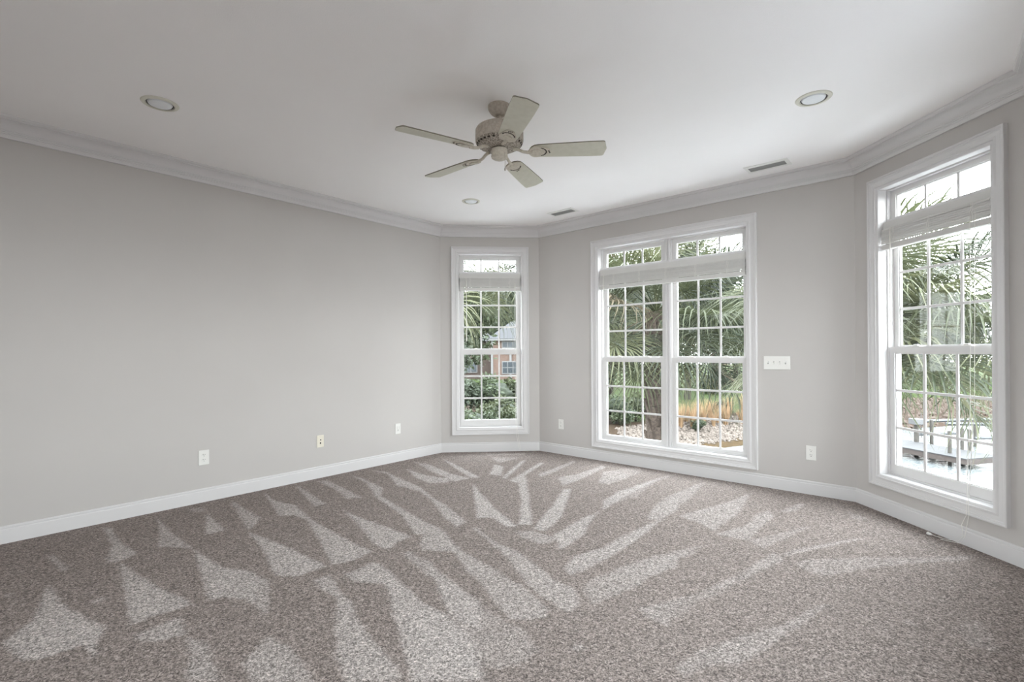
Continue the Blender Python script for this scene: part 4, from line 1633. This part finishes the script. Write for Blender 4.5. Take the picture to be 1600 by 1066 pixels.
pile(dock, 17.94, 20.09, -2.14)
pile(dock, 19.10, 20.80, -2.14)
pile(dock, 19.34, 20.72, -2.18)
p_ = pile(dock, 18.65, 22.6, -2.25, 0.10)
bm = bmesh.new()
org = Vector(dock.location)
box(bm, 18.65 - .22 - org.x, 18.65 + .22 - org.x, 22.6 - .2 - org.y, 22.6 + .2 - org.y, -2.249 - org.z, -1.98 - org.z, 0.03)
link('dock_box', bm, M_white, dock)
bl = empty('boat_lift', (20.6, 22.4, WATER_Z))
tag(bl, 'boat lift with grey steel beams behind the dock', 'boat lift')
for x, y, z1 in ((19.35, 22.6, -2.05), (22.3, 23.6, -2.05), (21.4, 21.6, -2.1)):
    pile(bl, x, y, z1, 0.07)


def beam(parent, p, q, r, m, nm='beam'):
    bm = bmesh.new()
    org = Vector(parent.location)
    tube(bm, [Vector(p) - org, Vector(q) - org], r, 4)
    return link(nm, bm, m, parent)


beam(bl, (18.6, 22.75, -2.13), (23.0, 23.3, -2.13), 0.075, M_steel)
beam(bl, (19.4, 21.9, -2.12), (22.2, 21.55, -2.12), 0.075, M_steel)
beam(bl, (18.9, 22.8, -2.75), (20.8, 22.9, -2.72), 0.06, M_steel)
beam(bl, (20.4, 21.6, -2.72), (22.2, 21.8, -2.74), 0.06, M_steel)
for x, y in ((20.7, 22.8), (21.7, 22.2), (19.0, 22.75)):
    beam(bl, (x, y, -2.9), (x, y, -1.75), 0.018, M_steel, 'guide_post')

# ---- brick house far behind the narrow window
M_brick = mat('rosy_brick', oc(205, 172, 156, 0.75), oc(188, 154, 138, 0.75), scale=5, rough=0.9)
M_brickd = mat('brown_brick', oc(146, 126, 116, 0.75), oc(130, 110, 100, 0.75), scale=5, rough=0.9)
M_roof = mat('grey_shingle', oc(168, 168, 176, 0.32), oc(150, 150, 158, 0.32), scale=4, rough=0.9)
M_htrim = mat('house_white_trim', oc(232, 230, 230, 0.7), rough=0.7)
M_hglass = mat('house_window_pane', oc(120, 128, 136), oc(104, 112, 120), rough=0.15, spec=0.6)
HX, HY, HZ, EV = -2.25, 55.0, -2.9, 2.45
house = empty('house', (HX, HY, HZ))
tag(house, 'far brick house with a grey roof behind the narrow window', 'house')


def hb(nm, m, x0, x1, y0, y1, z0, z1, parent=None, bev=0):
    bm = bmesh.new()
    par = parent or house
    box(bm, x0 - HX, x1 - HX, y0 - HY, y1 - HY, z0 - HZ, z1 - HZ, bev)
    o = link(nm, bm, m, par)
    return o


hb('wall', M_brick, HX, 7.5, HY, HY + 9, HZ, EV)
hb('wing_wall', M_brickd, -11.0, HX - 0.01, HY + 1.5, HY + 9, HZ, EV)
hb('corner_trim', M_htrim, HX - 0.12, HX + 0.12, HY - 0.06, HY + 0.06, HZ, EV)
hb('downspout', M_htrim, HX + 1.95, HX + 2.2, HY - 0.12, HY - 0.01, HZ, EV)
hb('eave', M_htrim, HX - 0.4, 7.9, HY - 0.45, HY + 9.4, EV, EV + 0.22)


def roof(nm, x0, x1, y0, y1, z0, z1, inset):
    bm = bmesh.new()
    b = [bm.verts.new(v) for v in ((x0 - HX, y0 - HY, z0 - HZ), (x1 - HX, y0 - HY, z0 - HZ), (x1 - HX, y1 - HY, z0 - HZ), (x0 - HX, y1 - HY, z0 - HZ))]
    ym = (y0 + y1) / 2 - HY
    t = [bm.verts.new((x0 + inset - HX, ym, z1 - HZ)), bm.verts.new((x1 - inset - HX, ym, z1 - HZ))]
    bm.faces.new(b[::-1])
    bm.faces.new((b[0], b[1], t[1], t[0]))
    bm.faces.new((b[2], b[3], t[0], t[1]))
    bm.faces.new((b[1], b[2], t[1]))
    bm.faces.new((b[3], b[0], t[0]))
    return link(nm, bm, M_roof, house)


roof('roof', HX - 0.5, 8.0, HY - 0.5, HY + 9.5, EV + 0.22, EV + 2.4, 2.6)
roof('wing_roof', -11.4, HX + 0.5, HY + 1.1, HY + 9.4, EV + 0.0, EV + 1.7, 2.0)
bm = bmesh.new()
g = [(-0.2, 1.0), (3.2, 1.0), (1.5, 3.4)]
a = [bm.verts.new((x + 1.0 - HX, 1.0, z + EV - HZ)) for x, z in g]
b = [bm.verts.new((x + 1.0 - HX, 4.5, z + EV - HZ)) for x, z in g]
bm.faces.new(a)
bm.faces.new(b[::-1])
for i in range(3):
    bm.faces.new((a[i], a[(i + 1) % 3], b[(i + 1) % 3], b[i]))
link('gable', bm, M_htrim, house)
for zb in (-1.55 + 0.35, 1.0 + 0.05):
    f = hb('window', M_htrim, -1.15, 0.75, HY - 0.10, HY - 0.01, zb - 0.1, zb + 1.35)
    for k in range(3):
        for j in range(2):
            x0 = -1.05 + k * 0.60
            hb('pane', M_hglass, x0, x0 + 0.50, HY - 0.14, HY - 0.101, zb + 0.02 + j * 0.66, zb + 0.58 + j * 0.66, f)
f = hb('window', M_htrim, -5.5, -4.0, HY + 1.38, HY + 1.49, -1.2, 0.0)
for k in range(2):
    hb('pane', M_hglass, -5.4 + k * 0.7, -4.8 + k * 0.7, HY + 1.33, HY + 1.379, -1.1, -0.1, f)
